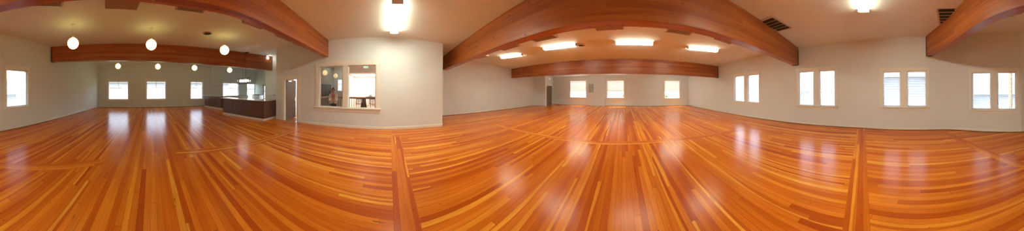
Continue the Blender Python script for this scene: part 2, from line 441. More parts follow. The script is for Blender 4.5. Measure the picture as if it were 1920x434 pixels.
add_strip([V(-.75, 7.4), V(1.21, 5.53), V(2.54, 4.3), V(3.54, 3.56), V(4.55, 2.85), V(6.55, 1.1)], .30, 900*.083)
me = bpy.data.meshes.new('floor'); bm.to_mesh(me); bm.free(); me.materials.append(M['floor'])
o = bpy.data.objects.new('floor', me); C.objects.link(o); o['kind'] = 'structure'

# ------------------------------------------------------------------ windows
win_n = [0]; blind_n = [0]
def opening(w, x0, x1, yt, yb):
    xm = (x0+x1)/2; qa, qb = w.hit(x0)[0], w.hit(x1)[0]; q0, q1 = min(qa, qb), max(qa, qb)
    return q0, q1, w.hit(xm, yb)[1], w.hit(xm, yt)[1]
def make_window(w, spans, style, wdeep=None):
    """spans: openings (q0,q1,z0,z1) sharing one casing. style 'pair' (plain sash) or 'hung' (divided upper sash)"""
    win_n[0] += 1
    z0 = min(s[2] for s in spans); z1 = max(s[3] for s in spans); z0 = round(z0, 3); z1 = round(z1, 3)
    spans = sorted((s[0], s[1]) for s in spans)
    for a, b in spans: w.holes.append((a, b, z0, z1))
    qm = (spans[0][0]+spans[-1][1])/2; p = w.at(qm); rz = w.ang(qm)
    root = structure('window_%d' % win_n[0], (*p, 0), rz)
    cw = .105; loc = [(a-qm, b-qm) for a, b in spans]; lo, hi = loc[0][0], loc[-1][1]
    m = MB(); t0, t1 = .0015, .022
    edges = [(lo-cw, lo)] + [(loc[i][1], loc[i+1][0]) for i in range(len(loc)-1)] + [(hi, hi+cw)]
    for a, b in edges: m.box(a, b, t0, t1, z0, z1)
    m.box(lo-cw-.015, hi+cw+.015, t0, t1+.008, z1, z1+.13); m.box(lo-cw-.03, hi+cw+.03, t0, t1+.022, z1+.13, z1+.15)
    m.build('casing', M['trim'], root, bevel=.004)
    m = MB(); m.box(lo-cw-.04, hi+cw+.04, t0, .065, z0-.035, z0); m.build('window_sill', M['trim'], root, bevel=.005)
    m = MB(); m.box(lo-cw, hi+cw, t0, t1, z0-.125, z0-.035); m.build('apron', M['trim'], root, bevel=.003)
    T = w.t
    for a, b in loc:
        f = MB(); fw = .045
        f.box(a, a+fw, -T+.01, -.05, z0, z1); f.box(b-fw, b, -T+.01, -.05, z0, z1)
        f.box(a+fw, b-fw, -T+.01, -.05, z0, z0+fw); f.box(a+fw, b-fw, -T+.01, -.05, z1-fw, z1)
        zm = z1-(z1-z0)*(.36 if style == 'hung' else .5)
        if style == 'hung':
            f.box(a+fw, b-fw, -.105, -.065, zm-.022, zm+.022); f.box((a+b)/2-.02, (a+b)/2+.02, -.11, -.08, zm+.022, z1-fw)
        fr = f.build('sash_frame', M['vinyl'], root, bevel=.003)
        g = MB(); g.box(a+fw-.003, b-fw+.003, -.094, -.090, z0+fw-.003, z1-fw+.003); g.build('pane', M['glass'], fr)
    return root, loc, z0, z1, p, rz
def make_blind(p, rz, a, b, z0, z1, label, group, bottom=None, tilt=.35, pitch=.05):
    c = Matrix.Rotation(rz, 2) @ Vector(((a+b)/2, -.030)); hw = (b-a)/2-.012
    t = thing('venetian_blind', label, 'blind', (p.x+c.x, p.y+c.y, z1), rz, group)
    MB().box(-hw, hw, -.028, .026, -.055, -.004).build('headrail', M['white'], t, bevel=.003)
    zb = (z0 if bottom is None else bottom)-z1
    m = MB(); z = -.085
    while z > zb+.045:
        dy = .024*math.cos(tilt); dz = .024*math.sin(tilt)
        for s_ in (1,):
            m.quad((-hw, -dy, z-dz), (hw, -dy, z-dz), (hw, dy, z+dz), (-hw, dy, z+dz))
            m.quad((-hw, -dy, z-dz+.003), (-hw, dy, z+dz+.003), (hw, dy, z+dz+.003), (hw, -dy, z-dz+.003))
            m.quad((-hw, -dy, z-dz), (-hw, -dy, z-dz+.003), (hw, -dy, z-dz+.003), (hw, -dy, z-dz))
            m.quad((-hw, dy, z+dz), (hw, dy, z+dz), (hw, dy, z+dz+.003), (-hw, dy, z+dz+.003))
        z -= pitch
    m.build('slats', M['white'], t)
    MB().box(-hw, hw, -.022, .022, zb+.008, zb+.030).build('bottom_rail', M['white'], t, bevel=.003)
    for x in (-hw*.72, hw*.72): MB().bar((x, .027, -.05), (x, .027, zb+.02), .004).build('ladder_cord', M['white'], t)
    m = MB(); m.tube([(-hw*.86, .034, -.05), (-hw*.86, .036, -.05+(zb+.05)*.55)], .004, 6); m.build('tilt_wand', M['plastic'], t)
    return t

pairs = [([(1377.3, 1395.3), (1402, 1423)], 142.5, 191, -.38, 'pair beside the far end beam'),
         ([(1497.4, 1525.6), (1536, 1565.7)], 133.7, 198, -.50, 'pair right of the big beam end'),
         ([(1655, 1688.5), (1700.5, 1737)], 133.7, 200.5, -.42, 'pair left of the beam with the ceiling grille'),
         ([(1822, 1858), (1869.5, 1905)], 135.5, 206, -.16, 'pair nearest the right edge of the photo')]
for spans, yt, yb, tl_, what in pairs:
    op = [opening(w_back, a, b, yt, yb) for a, b in spans]
    root, loc, z0, z1, p, rz = make_window(w_back, op, 'pair')
    for i, (a, b) in enumerate(loc):     # local x runs towards smaller photo x
        sd = 'right' if i == 0 else 'left'
        make_blind(p, rz, a, b, z0, z1, 'white blind in %s window of the %s' % (sd, what), 'window wall blinds', tilt=tl_)
op = [opening(w_back, 12.5, 51.5, 131, 200.5)]
root, loc, z0, z1, p, rz = make_window(w_back, op, 'pair')
make_blind(p, rz, *loc[0], z0, z1, 'white slatted blind in the single window at the left edge of the photo', 'window wall blinds', tilt=-.16)
for a, b, yt, yb in ((203.3, 240.6, 153.2, 187), (274.8, 311, 152.8, 186.3), (357.4, 380, 153.6, 186), (418, 447.6, 156, 186), (463.4, 478.0, 157.3, 186)):
    make_window(w_left, [opening(w_left, a, b, yt, yb)], 'hung')
for (a, b, yt, yb), what in (((1069, 1098.8, 150.8, 182.8), 'window beside the grey electrical panel'), ((1138.4, 1170, 150.5, 183.7), 'window right of the wall column'), ((1246, 1274, 151, 184.2), 'window nearest the far right corner')):
    root, loc, z0, z1, p, rz = make_window(w_right, [opening(w_right, a, b, yt, yb)], 'pair')
    make_blind(p, rz, *loc[0], z0, z1, 'half lowered white blind in the far %s' % what, 'far end blinds', bottom=z0+(z1-z0)*.38, tilt=.95, pitch=.052)
# dark framed glazed slit beyond the bar
q0, q1, z0, z1 = opening(w_alc3, 493.2, 504.0, 160, 186.5)
w_alc3.holes.append((q0, q1, z0, z1)); qm = (q0+q1)/2; p = w_alc3.at(qm)
root = structure('window_%d' % (win_n[0]+1), (*p, 0), w_alc3.ang(qm)); hw = (q1-q0)/2
m = MB(); m.box(-hw, -hw+.07, -.15, .02, z0, z1); m.box(hw-.07, hw, -.15, .02, z0, z1); m.box(-hw+.07, hw-.07, -.15, .02, z0, z0+.07); m.box(-hw+.07, hw-.07, -.15, .02, z1-.07, z1); m.box(-hw+.07, hw-.07, -.12, 0, z0+.85, z0+.9)
fr = m.build('frame', M['black'], root); MB().box(-hw+.06, hw-.06, -.07, -.064, z0+.06, z1-.06).build('pane', M['glass'], fr)

# ------------------------------------------------------------------ interior window and door in the front wall
ow = [(598.5, 643), (652.5, 704.5)]
op = [opening(w_front, a, b, 124 if i == 0 else 121.8, 201.7 if i == 0 else 203.6) for i, (a, b) in enumerate(ow)]
win_n[0] += 1
zi0 = w_front.hit(650, 202.6)[1]; zi1 = w_front.hit(650, 123.2)[1]
sp = sorted((s[0], s[1]) for s in op)
for a, b in sp: w_front.holes.append((a, b, zi0, zi1))
qm = (sp[0][0]+sp[1][1])/2; p = w_front.at(qm); win_n[0] += 1
root = structure('window_%d' % win_n[0], (*p, 0), w_front.ang(qm)); loc = [(a-qm, b-qm) for a, b in sp]; lo, hi = loc[0][0], loc[1][1]
m = MB(); cw = .17
for a, b in ((lo-cw, lo), (loc[0][1], loc[1][0]), (hi, hi+cw)): m.box(a, b, .0015, .025, zi0, zi1)
m.box(lo-cw-.02, hi+cw+.02, .0015, .032, zi1, zi1+.20); m.build('casing', M['trim'], root, bevel=.004)
MB().box(lo-cw-.05, hi+cw+.05, .0015, .075, zi0-.04, zi0).build('window_sill', M['trim'], root, bevel=.006)
MB().box(lo-cw-.02, hi+cw+.02, .0015, .025, zi0-.16, zi0-.04).build('apron', M['trim'], root, bevel=.004)
for a, b in loc:
    m = MB(); fw = .03
    m.box(a, a+fw, -.10, -.03, zi0, zi1); m.box(b-fw, b, -.10, -.03, zi0, zi1); m.box(a+fw, b-fw, -.10, -.03, zi0, zi0+fw); m.box(a+fw, b-fw, -.10, -.03, zi1-fw, zi1)
    fr = m.build('glazing_stop', M['trim'], root); MB().box(a+fw-.004, b-fw+.004, -.068, -.062, zi0+fw-.004, zi1-fw+.004).build('pane', M['glass'], fr)

dq0, dq1 = sorted((w_front.hit(532.5)[0], w_front.hit(558.8)[0])); dz = 2.09
w_front.holes.append((dq0, dq1, 0, dz)); qm = (dq0+dq1)/2; p = w_front.at(qm)
root = structure('door_1', (*p, 0), w_front.ang(qm)); hw = (dq1-dq0)/2
m = MB(); cw = .135
m.box(-hw-cw, -hw, .0015, .024, .004, dz); m.box(hw, hw+cw, .0015, .024, .004, dz); m.box(-hw-cw-.02, hw+cw+.02, .0015, .03, dz, dz+.15)
m.build('casing', M['trim'], root, bevel=.004)
m = MB(); m.box(-hw, -hw+.03, -.14, .0, .004, dz-.001); m.box(hw-.03, hw, -.14, .0, .004, dz-.001); m.box(-hw+.03, hw-.03, -.14, 0, dz-.031, dz-.001); m.build('jamb', M['trim'], root)
MB().box(-hw+.03, hw-.03, -.16, .03, .0015, .014).build('threshold', M['chrome'], root)
# leaf hinged on the +x side (photo left), swung into the lobby
hp = Vector((hw-.032, -.13)); target = at_r(553.6, 220, 9.05)
inv = Matrix.Rotation(-w_front.ang(qm), 2); tl = inv @ (Vector((target.x, target.y)) - p)
la = math.atan2(tl.y-hp.y, tl.x-hp.x); LW = .92
leaf = bpy.data.objects.new('leaf', None); C.objects.link(leaf); bpy.data.objects.remove(leaf)
m = MB().box(0, LW, -.022, .022, .012, dz-.036); leaf = m.build('leaf', M['door'], root, bevel=.003); leaf.location = (hp.x, hp.y, 0); leaf.rotation_euler = (0, 0, la)
for side in (1, -1):
    m = MB(); m.lathe([(.026, 0), (.026, .008), (.012, .010), (.012, .04), (.012, .045)], 16)
    h_ = MB(); h_.tube([(LW-.07, side*.022, 1.02), (LW-.07, side*.065, 1.02)], .012, 10); h_.tube([(LW-.07, side*.065, 1.02), (LW-.19, side*.065, 1.02)], .010, 10); h_.box(LW-.10, LW-.04, min(side*.022, side*.027), max(side*.022, side*.027), .93, 1.12)
    h_.build('door_handle', M['chrome'], leaf)
for z in (.25, 1.05, 1.82):
    MB().box(-.03, .012, -.03, -.0225, z, z+.11).build('hinge', M['bracket'], leaf); MB().box(-.03, .012, .0225, .03, z, z+.11).build('hinge', M['chrome'], leaf)
for sgn in (1, -1):
    m = MB(); m.box(.12, .40, min(sgn*.022, sgn*.07), max(sgn*.022, sgn*.07), dz-.125, dz-.07); m.bar((.30, sgn*.075, dz-.06), (.52, sgn*.16, dz-.058), .022, .008)
    m.build('door_closer', M['chrome'], leaf)

# far right door in the closet wall
q0, q1 = sorted((w_closet.hit(1024.6)[0], w_closet.hit(1035.2)[0])); q1 = min(q1, (R2-R1).length-.12); q0 = max(q0, .18)
w_closet.holes.append((q0, q1, 0, 2.12)); qm = (q0+q1)/2; p = w_closet.at(qm)
root = structure('door_2', (*p, 0), w_closet.ang(qm)); hw = (q1-q0)/2
m = MB(); m.box(-hw-.1, -hw, .0015, .022, .004, 2.12); m.box(hw, hw+.1, .0015, .022, .004, 2.12); m.box(-hw-.1, hw+.1, .0015, .026, 2.12, 2.23); m.build('casing', M['trim'], root)
MB().box(-hw, hw, -.10, .0, .0015, .011).build('threshold', M['bracket'], root)
lf = MB().box(-hw+.006, hw-.006, -.08, -.035, .012, 2.112).build('leaf', M['door'], root, bevel=.003)
m = MB(); m.tube([(-hw+.08, -.035, 1.02), (-hw+.08, .02, 1.02)], .014, 10); m.tube([(-hw+.08, .02, 1.02), (-hw+.2, .02, 1.02)], .012, 10); m.build('door_handle', M['chrome'], lf)
m = MB(); m.box(hw-.42, hw-.14, -.035, .01, 2.0, 2.06); m.build('door_closer', M['chrome'], lf)

# ------------------------------------------------------------------ walls
w_back.build('wall_back', M['wall']); w_right.build('wall_right', M['wall']); w_closet.build('wall_closet', M['wall'])
w_recess.build('wall_recess', M['wall']); w_side.build('wall_side', M['wall']); w_front.build('wall_front', M['wall'])
w_ret.build('wall_bar_right', M['wall']); w_alc.build('wall_bar', M['blueish']); w_alc2.build('wall_bar_passage', M['blueish'])
w_alc3.build('wall_bar_far', M['blueish']); w_left.build('wall_left', M['wall'])
w_back.baseboard('baseboard_back', .02, w_back.s[-1]-.02, .09); w_right.baseboard('baseboard_right', .02, w_right.s[-1]-.02, .12)
w_closet.baseboard('baseboard_closet', (R2-R1).length+.03, w_closet.s[-1]-.02, .1); w_recess.baseboard('baseboard_recess', .02, w_recess.s[-1]-.02, .1)
w_side.baseboard('baseboard_side', .02, w_side.s[-1], .11)
w_front.baseboard('baseboard_front', 0.0, dq0-.16, .11, shoe=False); w_left.baseboard('baseboard_left', .02, w_left.s[-1]-.02, .1)

# boxed-in chases on the left end wall and column on the right end wall
def wall_box(name, w, x0, x1, z0, z1, d, mat):
    q0, q1 = sorted((w.hit(x0)[0], w.hit(x1)[0])); qm = (q0+q1)/2; p = w.at(qm)
    o = MB().box(-(q1-q0)/2, (q1-q0)/2, .0005, d, z0, z1).build(name, mat, bevel=.004)
    o.location = (*p, 0); o.rotation_euler = (0, 0, w.ang(qm)); o['kind'] = 'structure'; return o
for i, (a, b, yb) in enumerate(((243, 266, 158.6), (394, 414, 160.3))):
    w = w_left; zb = w.hit((a+b)/2, yb)[1]; pp = w.at(w.hit((a+b)/2)[0]); wall_box('trim_%d' % (i+1), w, a, b, zb, zc(*pp)-.004, .10, M['wall'])
pp = w_right.at(w_right.hit(1125)[0]); wall_box('trim_3', w_right, 1114.6, 1134.8, .002, zc(*pp)-.012, .22, M['wall'])

# ------------------------------------------------------------------ glulam beams
def arc3(e1, mid, e2, n=24):
    ax, ay, bx, by, cx, cy = *e1, *mid, *e2
    d = 2*(ax*(by-cy)+bx*(cy-ay)+cx*(ay-by))
    ux = ((ax*ax+ay*ay)*(by-cy)+(bx*bx+by*by)*(cy-ay)+(cx*cx+cy*cy)*(ay-by))/d
    uy = ((ax*ax+ay*ay)*(cx-bx)+(bx*bx+by*by)*(ax-cx)+(cx*cx+cy*cy)*(bx-ax))/d
    o = Vector((ux, uy)); R = (e1-o).length
    a0 = math.atan2(*(e1-o).yx); a1 = math.atan2(*(e2-o).yx); da = (a1-a0+PI) % (2*PI) - PI
    return [o+Vector((math.cos(a0+da*i/n), math.sin(a0+da*i/n)))*R for i in range(n+1)]
def spline(P, n=8):
    P = [Vector(p) for p in P]; Q = [P[0]*2-P[1]] + P + [P[-1]*2-P[-2]]; out = []
    for i in range(len(P)-1):
        a, b, c, d = Q[i:i+4]
        for k in range(n):
            t = k/n; out.append((b*2 + (c-a)*t + (a*2-b*5+c*4-d)*t*t + (b*3-a-c*3+d)*t**3)*.5)
    return out + [P[-1]]
def beam(label, path, z1, z2, th):
    n = len(path)-1; me_v = []; me_f = []; fuv = []; S = [0]; nn = []
    for a, b in zip(path, path[1:]): S.append(S[-1]+(b-a).length)
    for i, p in enumerate(path):
        d = (path[min(i+1, n)]-path[max(i-1, 0)]).normalized(); q = Vector((-d.y, d.x)); nn.append((d, q))
        zb = z1+(z2-z1)*S[i]/S[-1]; a, b = p-q*th/2, p+q*th/2
        me_v += [(*a, zb), (*b, zb), (*b, zc(*b)-.003), (*a, zc(*a)-.003)]
    for i in range(n):
        k = 4*i; u0, u1 = S[i], S[i+1]
        for a, b, v0, v1 in ((0, 1, 2.0, 2.0+th), (1, 2, 0, .86), (2, 3, 4.0, 4.0+th), (3, 0, .86+1.15, 1.15)):
            me_f.append((k+a, k+b, k+4+b, k+4+a)); fuv.append([(u0, v0), (u0, v1), (u1, v1), (u1, v0)])
    me_f.append((0, 3, 2, 1)); fuv.append([(0, 0), (0, .8), (th, .8), (th, 0)])
    k = 4*n; me_f.append((k, k+1, k+2, k+3)); fuv.append([(0, 0), (th, 0), (th, .8), (0, .8)])
    off = 20.0*len(beams)
    bm_ = bmesh.new(); vs = [bm_.verts.new(v) for v in me_v]; ul = bm_.loops.layers.uv.new('UVMap')
    for f, us in zip(me_f, fuv):
        fc_ = bm_.faces.new([vs[q] for q in f])
        for l, u_ in zip(fc_.loops, us): l[ul].uv = (u_[0]+off, u_[1])
    bmesh.ops.recalc_face_normals(bm_, faces=bm_.faces)
    for f in bm_.faces: f.smooth = True
    me = bpy.data.meshes.new('ceiling_beam'); bm_.to_mesh(me); bm_.free(); me.materials.append(M['beam']); me.set_sharp_from_angle(angle=.6)
    ob = bpy.data.objects.new('ceiling_beam', me); C.objects.link(ob); tag(ob, label, 'beam', 'timber ceiling beams')
    # steel shoe at the window-wall end
    m = MB(); pt = path[-1]; tn, dr = nn[-1]
    f = lambda s_, w_, z: (*(pt - tn*s_ + dr*w_), z)
    def sbox(s0, s1, w0, w1, za, zb_):
        b = len(m.v)
        for z in (za, zb_): m.v += [f(s0, w0, z), f(s1, w0, z), f(s1, w1, z), f(s0, w1, z)]
        for q in ((0,3,2,1), (4,5,6,7), (0,1,5,4), (1,2,6,5), (2,3,7,6), (3,0,4,7)): m.f.append(tuple(b+i for i in q))
    hw = th/2+.001
    sbox(0, .14, -hw-.01, hw+.01, z2-.014, z2-.001); sbox(0, .05, -hw-.014, -hw, z2-.014, z2+.72); sbox(0, .05, hw, hw+.014, z2-.014, z2+.72)
    m.build('end_bracket', M['bracket'], ob)
    beams.append(ob); return ob, path, z1, z2
beams = []
def wall_meet(w, x, off=.004): return w.at(w.hit(x)[0], off)
def inward(P, d=.14):            # shift a traced far edge to the beam's centre line
    out = []
    for i, p in enumerate(P):
        t = (P[min(i+1, len(P)-1)]-P[max(i-1, 0)]).normalized(); q = Vector((-t.y, t.x))
        out.append(p + q*d*(1 if q.dot(-p) > 0 else -1))
    return out
pa = inward([V(-4.12, 9.26), V(-.35, 4.85), V(.92, 3.32), V(1.72, 2.52), V(2.5, 1.86), V(3.56, 1.14), V(7.49, -1.34)]); pa[0] = wall_meet(w_recess, 833.5); pa[-1] = wall_meet(w_back, 1492.5)
beamA = beam('big glued timber beam spanning from recessed wall to window wall at centre', spline(pa), H+1.22, H+1.17, .28)
pb = inward([V(-6.6, 2.87), V(-5.30, 1.66), V(-4.05, .48), V(-3.00, -.48), V(-2.16, -1.44), V(-.8, -2.40), V(.55, -3.14), V(1.97, -4.36), V(3.6, -5.43)], .11); pb[0] = wall_meet(w_front, 611); pb[-1] = wall_meet(w_back, 1742)
beamB = beam('big timber beam overhead ending above the interior lobby window', spline(pb), H+1.39, H+1.27, .22)
beamC = beam('timber beam at the far right end near the electrical panel windows', arc3(wall_meet(w_recess, 960.5), V(6.11, 7.45), wall_meet(w_back, 1345.5)), H+1.05, H+.95, .22)
beamE = beam('timber beam between the two rows of globe lamps, near the bar', arc3(wall_meet(w_alc, 508.5), V(-5.55, -5.2), wall_meet(w_back, 97.5)), H+1.2, H+1.30, .22)

# ------------------------------------------------------------------ pendant globes
def pendant(x, y, r, drop, label, group, mat=None, z_ceil=None, proto=[None]):
    rr = .18; base = None
    z = H + 1.45
    P = at_r(x, y, r); zt = zc(P.x, P.y) if z_ceil is None else z_ceil
    t = thing('globe_pendant', label, 'pendant lamp', (P.x, P.y, zt), 0, group)
    dz_ = P.z-zt
    MB().lathe([(.065, -.001), (.065, -.018), (.05, -.028), (.012, -.032)], 24).build('canopy', M['plastic'], t, True)
    MB().tube([(0, 0, -.03), (0, 0, dz_+rr+.02)], .006, 8).build('stem', M['plastic'], t)
    MB().lathe([(.045, dz_+rr+.03), (.05, dz_+rr-.012)], 20).build('cap', M['plastic'], t, True)
    n = 18; prof = [(max(.001, rr*math.sin(PI*i/n)), dz_+rr*math.cos(PI*i/n)) for i in range(n+1)]
    MB().lathe(prof, 36).build('globe', mat or M['globe'], t, True)
    return t
for x, y, r, lb in ((137.2, 81.8, 5.25, 'leftmost of the three near'), (283.5, 84.3, 5.6, 'middle of the three near'), (420.6, 94.4, 6.5, 'rightmost of the three near')):
    pendant(x, y, r, .5, lb+' yellow glowing globe lamps in front of the far left beam', 'near row of globe lamps')
for x, y, r, lb in ((221.3, 124.4, 11.1, 'first from the left'), (296, 125.2, 11.1, 'second from the left'), (364.6, 127.6, 11.4, 'third from the left'), (430.4, 131.7, 12.1, 'rightmost')):
    pendant(x, y, r, .5, lb+' of the four small globe lamps behind the far left beam', 'far row of globe lamps')

# ------------------------------------------------------------------ fluorescent wraparound fixtures
def fluo(pa, pb, label, wid=.27, extend=None, lens='fluo'):
    a = ceil_pt(*pa, .09); b = ceil_pt(*pb, .09)
    d = Vector((b.x-a.x, b.y-a.y)); L = d.length
    if extend: b = Vector((a.x, a.y, 0)) + Vector((*(d.normalized()*extend), 0)); L = extend
    c = (a+b)/2; zt = min(zc(a.x, a.y), zc(b.x, b.y), zc(c.x, c.y))
    t = thing('fluorescent_fixture', label, 'ceiling light', (c.x, c.y, zt), math.atan2(d.y, d.x), 'fluorescent ceiling lights')
    MB().box(-L/2, L/2, -wid*.28, wid*.28, -.045, -.001).build('housing', M['white'], t, bevel=.004)
    m = MB(); pr = [(-wid/2, -.030), (-wid/2+.012, -.062), (-wid*.28, -.094), (wid*.28, -.094), (wid/2-.012, -.062), (wid/2, -.030), (wid*.29, -.028), (wid*.29, -.047), (-wid*.29, -.047), (-wid*.29, -.028)]
    rows = [[(s*(L/2-.012), y, z) for y, z in pr] for s in (-1, 1)]; k = len(pr)
    for i in range(k): m.quad(rows[0][i], rows[1][i], rows[1][(i+1) % k], rows[0][(i+1) % k])
    m.quad(*rows[0]); m.quad(*reversed(rows[1])); m.build('diffuser', M[lens], t)
    for s in (-1, 1):
        x0, x1 = sorted((s*(L/2-.011), s*(L/2+.006)))
        MB().box(x0, x1, -wid/2-.004, wid/2+.004, -.098, -.001).build('end_cap', M['white'], t, bevel=.006)
    return t
fluo((738.3, 62.0), (744.3, 7), 'long glowing fluorescent ceiling light in front of the lobby window wall', lens='fluo_strong')
fluo((1620, 22.5), (1622, -20), 'glowing fluorescent ceiling light at the top edge between the two grilles', extend=1.95)
fluo((941, 109.5), (978.5, 104.5), 'leftmost of the four far fluorescent lights before the right end beam')
fluo((1020.5, 93.3), (1080, 86.5), 'second from the left of the four far fluorescent lights, beside round detector')
fluo((1155, 82.5), (1223.5, 83.8), 'third and widest of the four far fluorescent lights before the right end beam')
fluo((1290, 92), (1344.5, 97.2), 'rightmost of the four far fluorescent lights, nearest the window wall')

for k_, (x, lb) in enumerate(((1085, 'fluorescent ceiling light behind the right end beam, near the electrical panel window'), (1258, 'fluorescent ceiling light behind the right end beam, near the far corner'))):
    c_ = ray(x)*13.2; d_ = (R1-Q4).normalized()*.85
    pa_, pb_ = c_-d_, c_+d_
    inv_ = lambda p: ((math.atan2(p.x, p.y)*F+960), None)
    t_ = fluo((x, 90), (x+20, 90), lb, extend=1.7)
    t_.location = (*c_, min(zc(*pa_), zc(*pb_))-.002); t_.rotation_euler = (0, 0, math.atan2(d_.y, d_.x))

# ------------------------------------------------------------------ ceiling grilles and boxes
def grille(px, label, n=4, group='square return air grilles'):
    P = [ceil_pt(x, y) for x, y in px]; c = sum(P, Vector((0, 0, 0)))/4
    u = ((P[1]-P[0])+(P[2]-P[3]))/2; v = ((P[3]-P[0])+(P[2]-P[1]))/2
    a = math.atan2(u.y, u.x); lx = u.length/2; ly = abs(-math.sin(a)*v.x+math.cos(a)*v.y)/2
    zt = min(zc(p.x, p.y) for p in P)-.001
    t = thing('return_grille', label, 'air grille', (c.x, c.y, zt), a, group); f = .055
    m = MB(); m.box(-lx, lx, -ly, -ly+f, -.014, 0); m.box(-lx, lx, ly-f, ly, -.014, 0); m.box(-lx, -lx+f, -ly+f, ly-f, -.014, 0); m.box(lx-f, lx, -ly+f, ly-f, -.014, 0)
    m.build('frame', M['grille'], t, bevel=.003)
    MB().box(-lx+f, lx-f, -ly+f, ly-f, -.004, -.001).build('dark_opening', M['dark'], t)
    for i in range(1, n+1):
        y = -ly+f+(2*ly-2*f)*i/(n+1); MB().box(-lx+f, lx-f, y-.009, y+.009, -.012, -.005).build('bar', M['grille'], t)
    return t
grille([(1425, 39), (1456, 26), (1481, 53), (1453, 61)], 'slatted ceiling grille beside the window end of the central beam')
grille([(1774.6, 14.6), (1814, 13), (1778, 45.7), (1746, 45.7)], 'slatted ceiling grille beside the beam at the top right')

def ceil_box(B, x0, x1, y0p, y1p, label, kind, depth=.50, drop=.10, gap=.02):
    """box fixed under the ceiling just behind a beam; its lower outer edge runs (x0,y0p)-(x1,y1p)"""
    a = ceil_pt(x0, y0p, drop); b = ceil_pt(x1, y1p, drop)
    bd = lambda q: min((q-e).length for e in fine)
    fine = [p+(q-p)*t for p, q in zip(B[1], B[1][1:]) for t in (0, .25, .5, .75)]
    c = (a+b)/2; d = Vector((b.x-a.x, b.y-a.y)); ang = math.atan2(d.y, d.x); L = d.length/2
    # inward direction: towards the camera, stopping short of the beam face
    n = Vector((-math.sin(ang), math.cos(ang)))
    flip = n.dot(Vector((-c.x, -c.y))) > 0
    sgn = 1 if flip else -1
    # distance to the beam
    dep = depth
    for e in (a, b, c):
        p = Vector((e.x, e.y)); q = p
        k = 0
        while k < depth and bd(p+n*sgn*k) > (.15 if B is beamA else .12)+gap: k += .01
        dep = min(dep, k)
    dep = max(dep, .10)
    zt = min(zc(*(Vector((e.x, e.y))+n*sgn*s_)) for e in (a, b, c) for s_ in (0, dep))-.002
    nm, cat = {'vent': ('supply_register', 'air vent'), 'box': ('ceiling_box', 'ceiling box'), 'duct': ('duct_box', 'duct')}[kind]
    t = thing(nm, label, cat, (c.x, c.y, zt), ang, 'boxes and vents tucked behind the beams')
    lo, hi = sorted((0, sgn*dep))
    body = M['duct_brown'] if kind == 'box' else (M['duct'] if kind == 'duct' else M['grille'])
    MB().box(-L, L, lo, hi, -drop, -.001).build('body', body, t, bevel=.004)
    if kind == 'vent':
        i0, i1 = lo+.04*(1), hi-.02
        if i1-i0 < .03: i0, i1 = lo+.01, hi-.005
        MB().box(-L+.05, L-.05, i0, i1, -drop-.003, -drop+.002).build('opening', M['dark'], t)
        m = MB(); k = -L+.06
        while k < L-.06: m.box(k, k+.012, i0, i1, -drop-.009, -drop-.001); k += .032
        m.build('louvers', M['grille'], t)
        for x0_, x1_ in ((-L, -L+.05), (L-.05, L)): MB().box(x0_, x1_, lo, hi, -drop-.006, -drop-.0005).build('flange', M['grille'], t)
    else:
        m = MB(); m.box(-L-.012, L+.012, lo-.004, lo+.010, -.014, -.002); m.build('flange', body, t)
    return t
for x0, x1, ya, yb, lb, kd in ((2, 29, 18.5, 16, 'grey metal duct box at the top left corner behind the beam', 'duct'),
        (55, 118, 12.5, 13, 'slatted air vent behind the beam, nearest the top left corner', 'vent'),
        (197, 256, 17, 19.5, 'flat brown box behind the beam, above the middle globe lamps', 'box'),
        (327, 380, 19, 25, 'slatted air vent behind the beam, above the round bar side detector', 'vent'),
        (453, 489, 43.5, 55, 'brown flat box behind the beam, above the bar pendant', 'box'),
        (514, 543, 67, 79, 'pale air vent behind the beam, between brown box and lobby wall', 'vent'),
        (547, 560, 81.5, 86.5, 'small pale duct piece behind the beam beside the lobby wall', 'duct')):
    ceil_box(beamB, x0, x1, ya, yb, lb, kd)
for x0, x1, ya, yb, lb, kd in ((896, 917, 110.5, 106, 'small air vent behind the central beam near the recessed wall', 'vent'),
        (946, 974, 95, 86.5, 'brown flat box behind the central beam, above the leftmost far light', 'box'),
        (1005, 1046, 79, 70.5, 'slatted air vent behind the central beam, above the second far light', 'vent'),
        (1119, 1169, 58, 55, 'brown flat box behind the central beam at its middle', 'box'),
        (1246, 1292, 59.5, 66.5, 'slatted air vent behind the central beam, between third and fourth far lights', 'vent'),
        (1339, 1368, 73, 83, 'brown flat box behind the central beam, right of the far lights', 'box')):
    ceil_box(beamA, x0, x1, ya, yb, lb, kd)
ceil_box(beamB, 1898, 1919, 32.5, 25, 'pale duct box behind the beam at the right edge of the photo', 'duct')

# round chrome ceiling fittings
for x, y, lb in ((388.5, 62, 'round chrome ceiling speaker near the row of globe lamps'), (1089, 84, 'round chrome ceiling speaker between the far fluorescent lights')):
    p = ceil_pt(x, y); t = thing('ceiling_speaker', lb, 'ceiling speaker', (p.x, p.y, zc(p.x, p.y)-.012), 0, 'round ceiling speakers')
    MB().lathe([(.165, .010), (.17, -.004), (.16, -.016), (.135, -.020)], 36).build('rim', M['chrome'], t, True)
    MB().lathe([(.132, -.018), (.10, -.030), (.05, -.036), (.008, -.037)], 36).build('grille_dome', M['bracket'], t, True)
    for k in range(4):
        a = k*PI/2+.5; MB().lathe([(.010, -.018), (.010, -.034), (.004, -.038)], 10, (.115*math.cos(a), .115*math.sin(a), 0)).build('stud', M['chrome'], t, True)

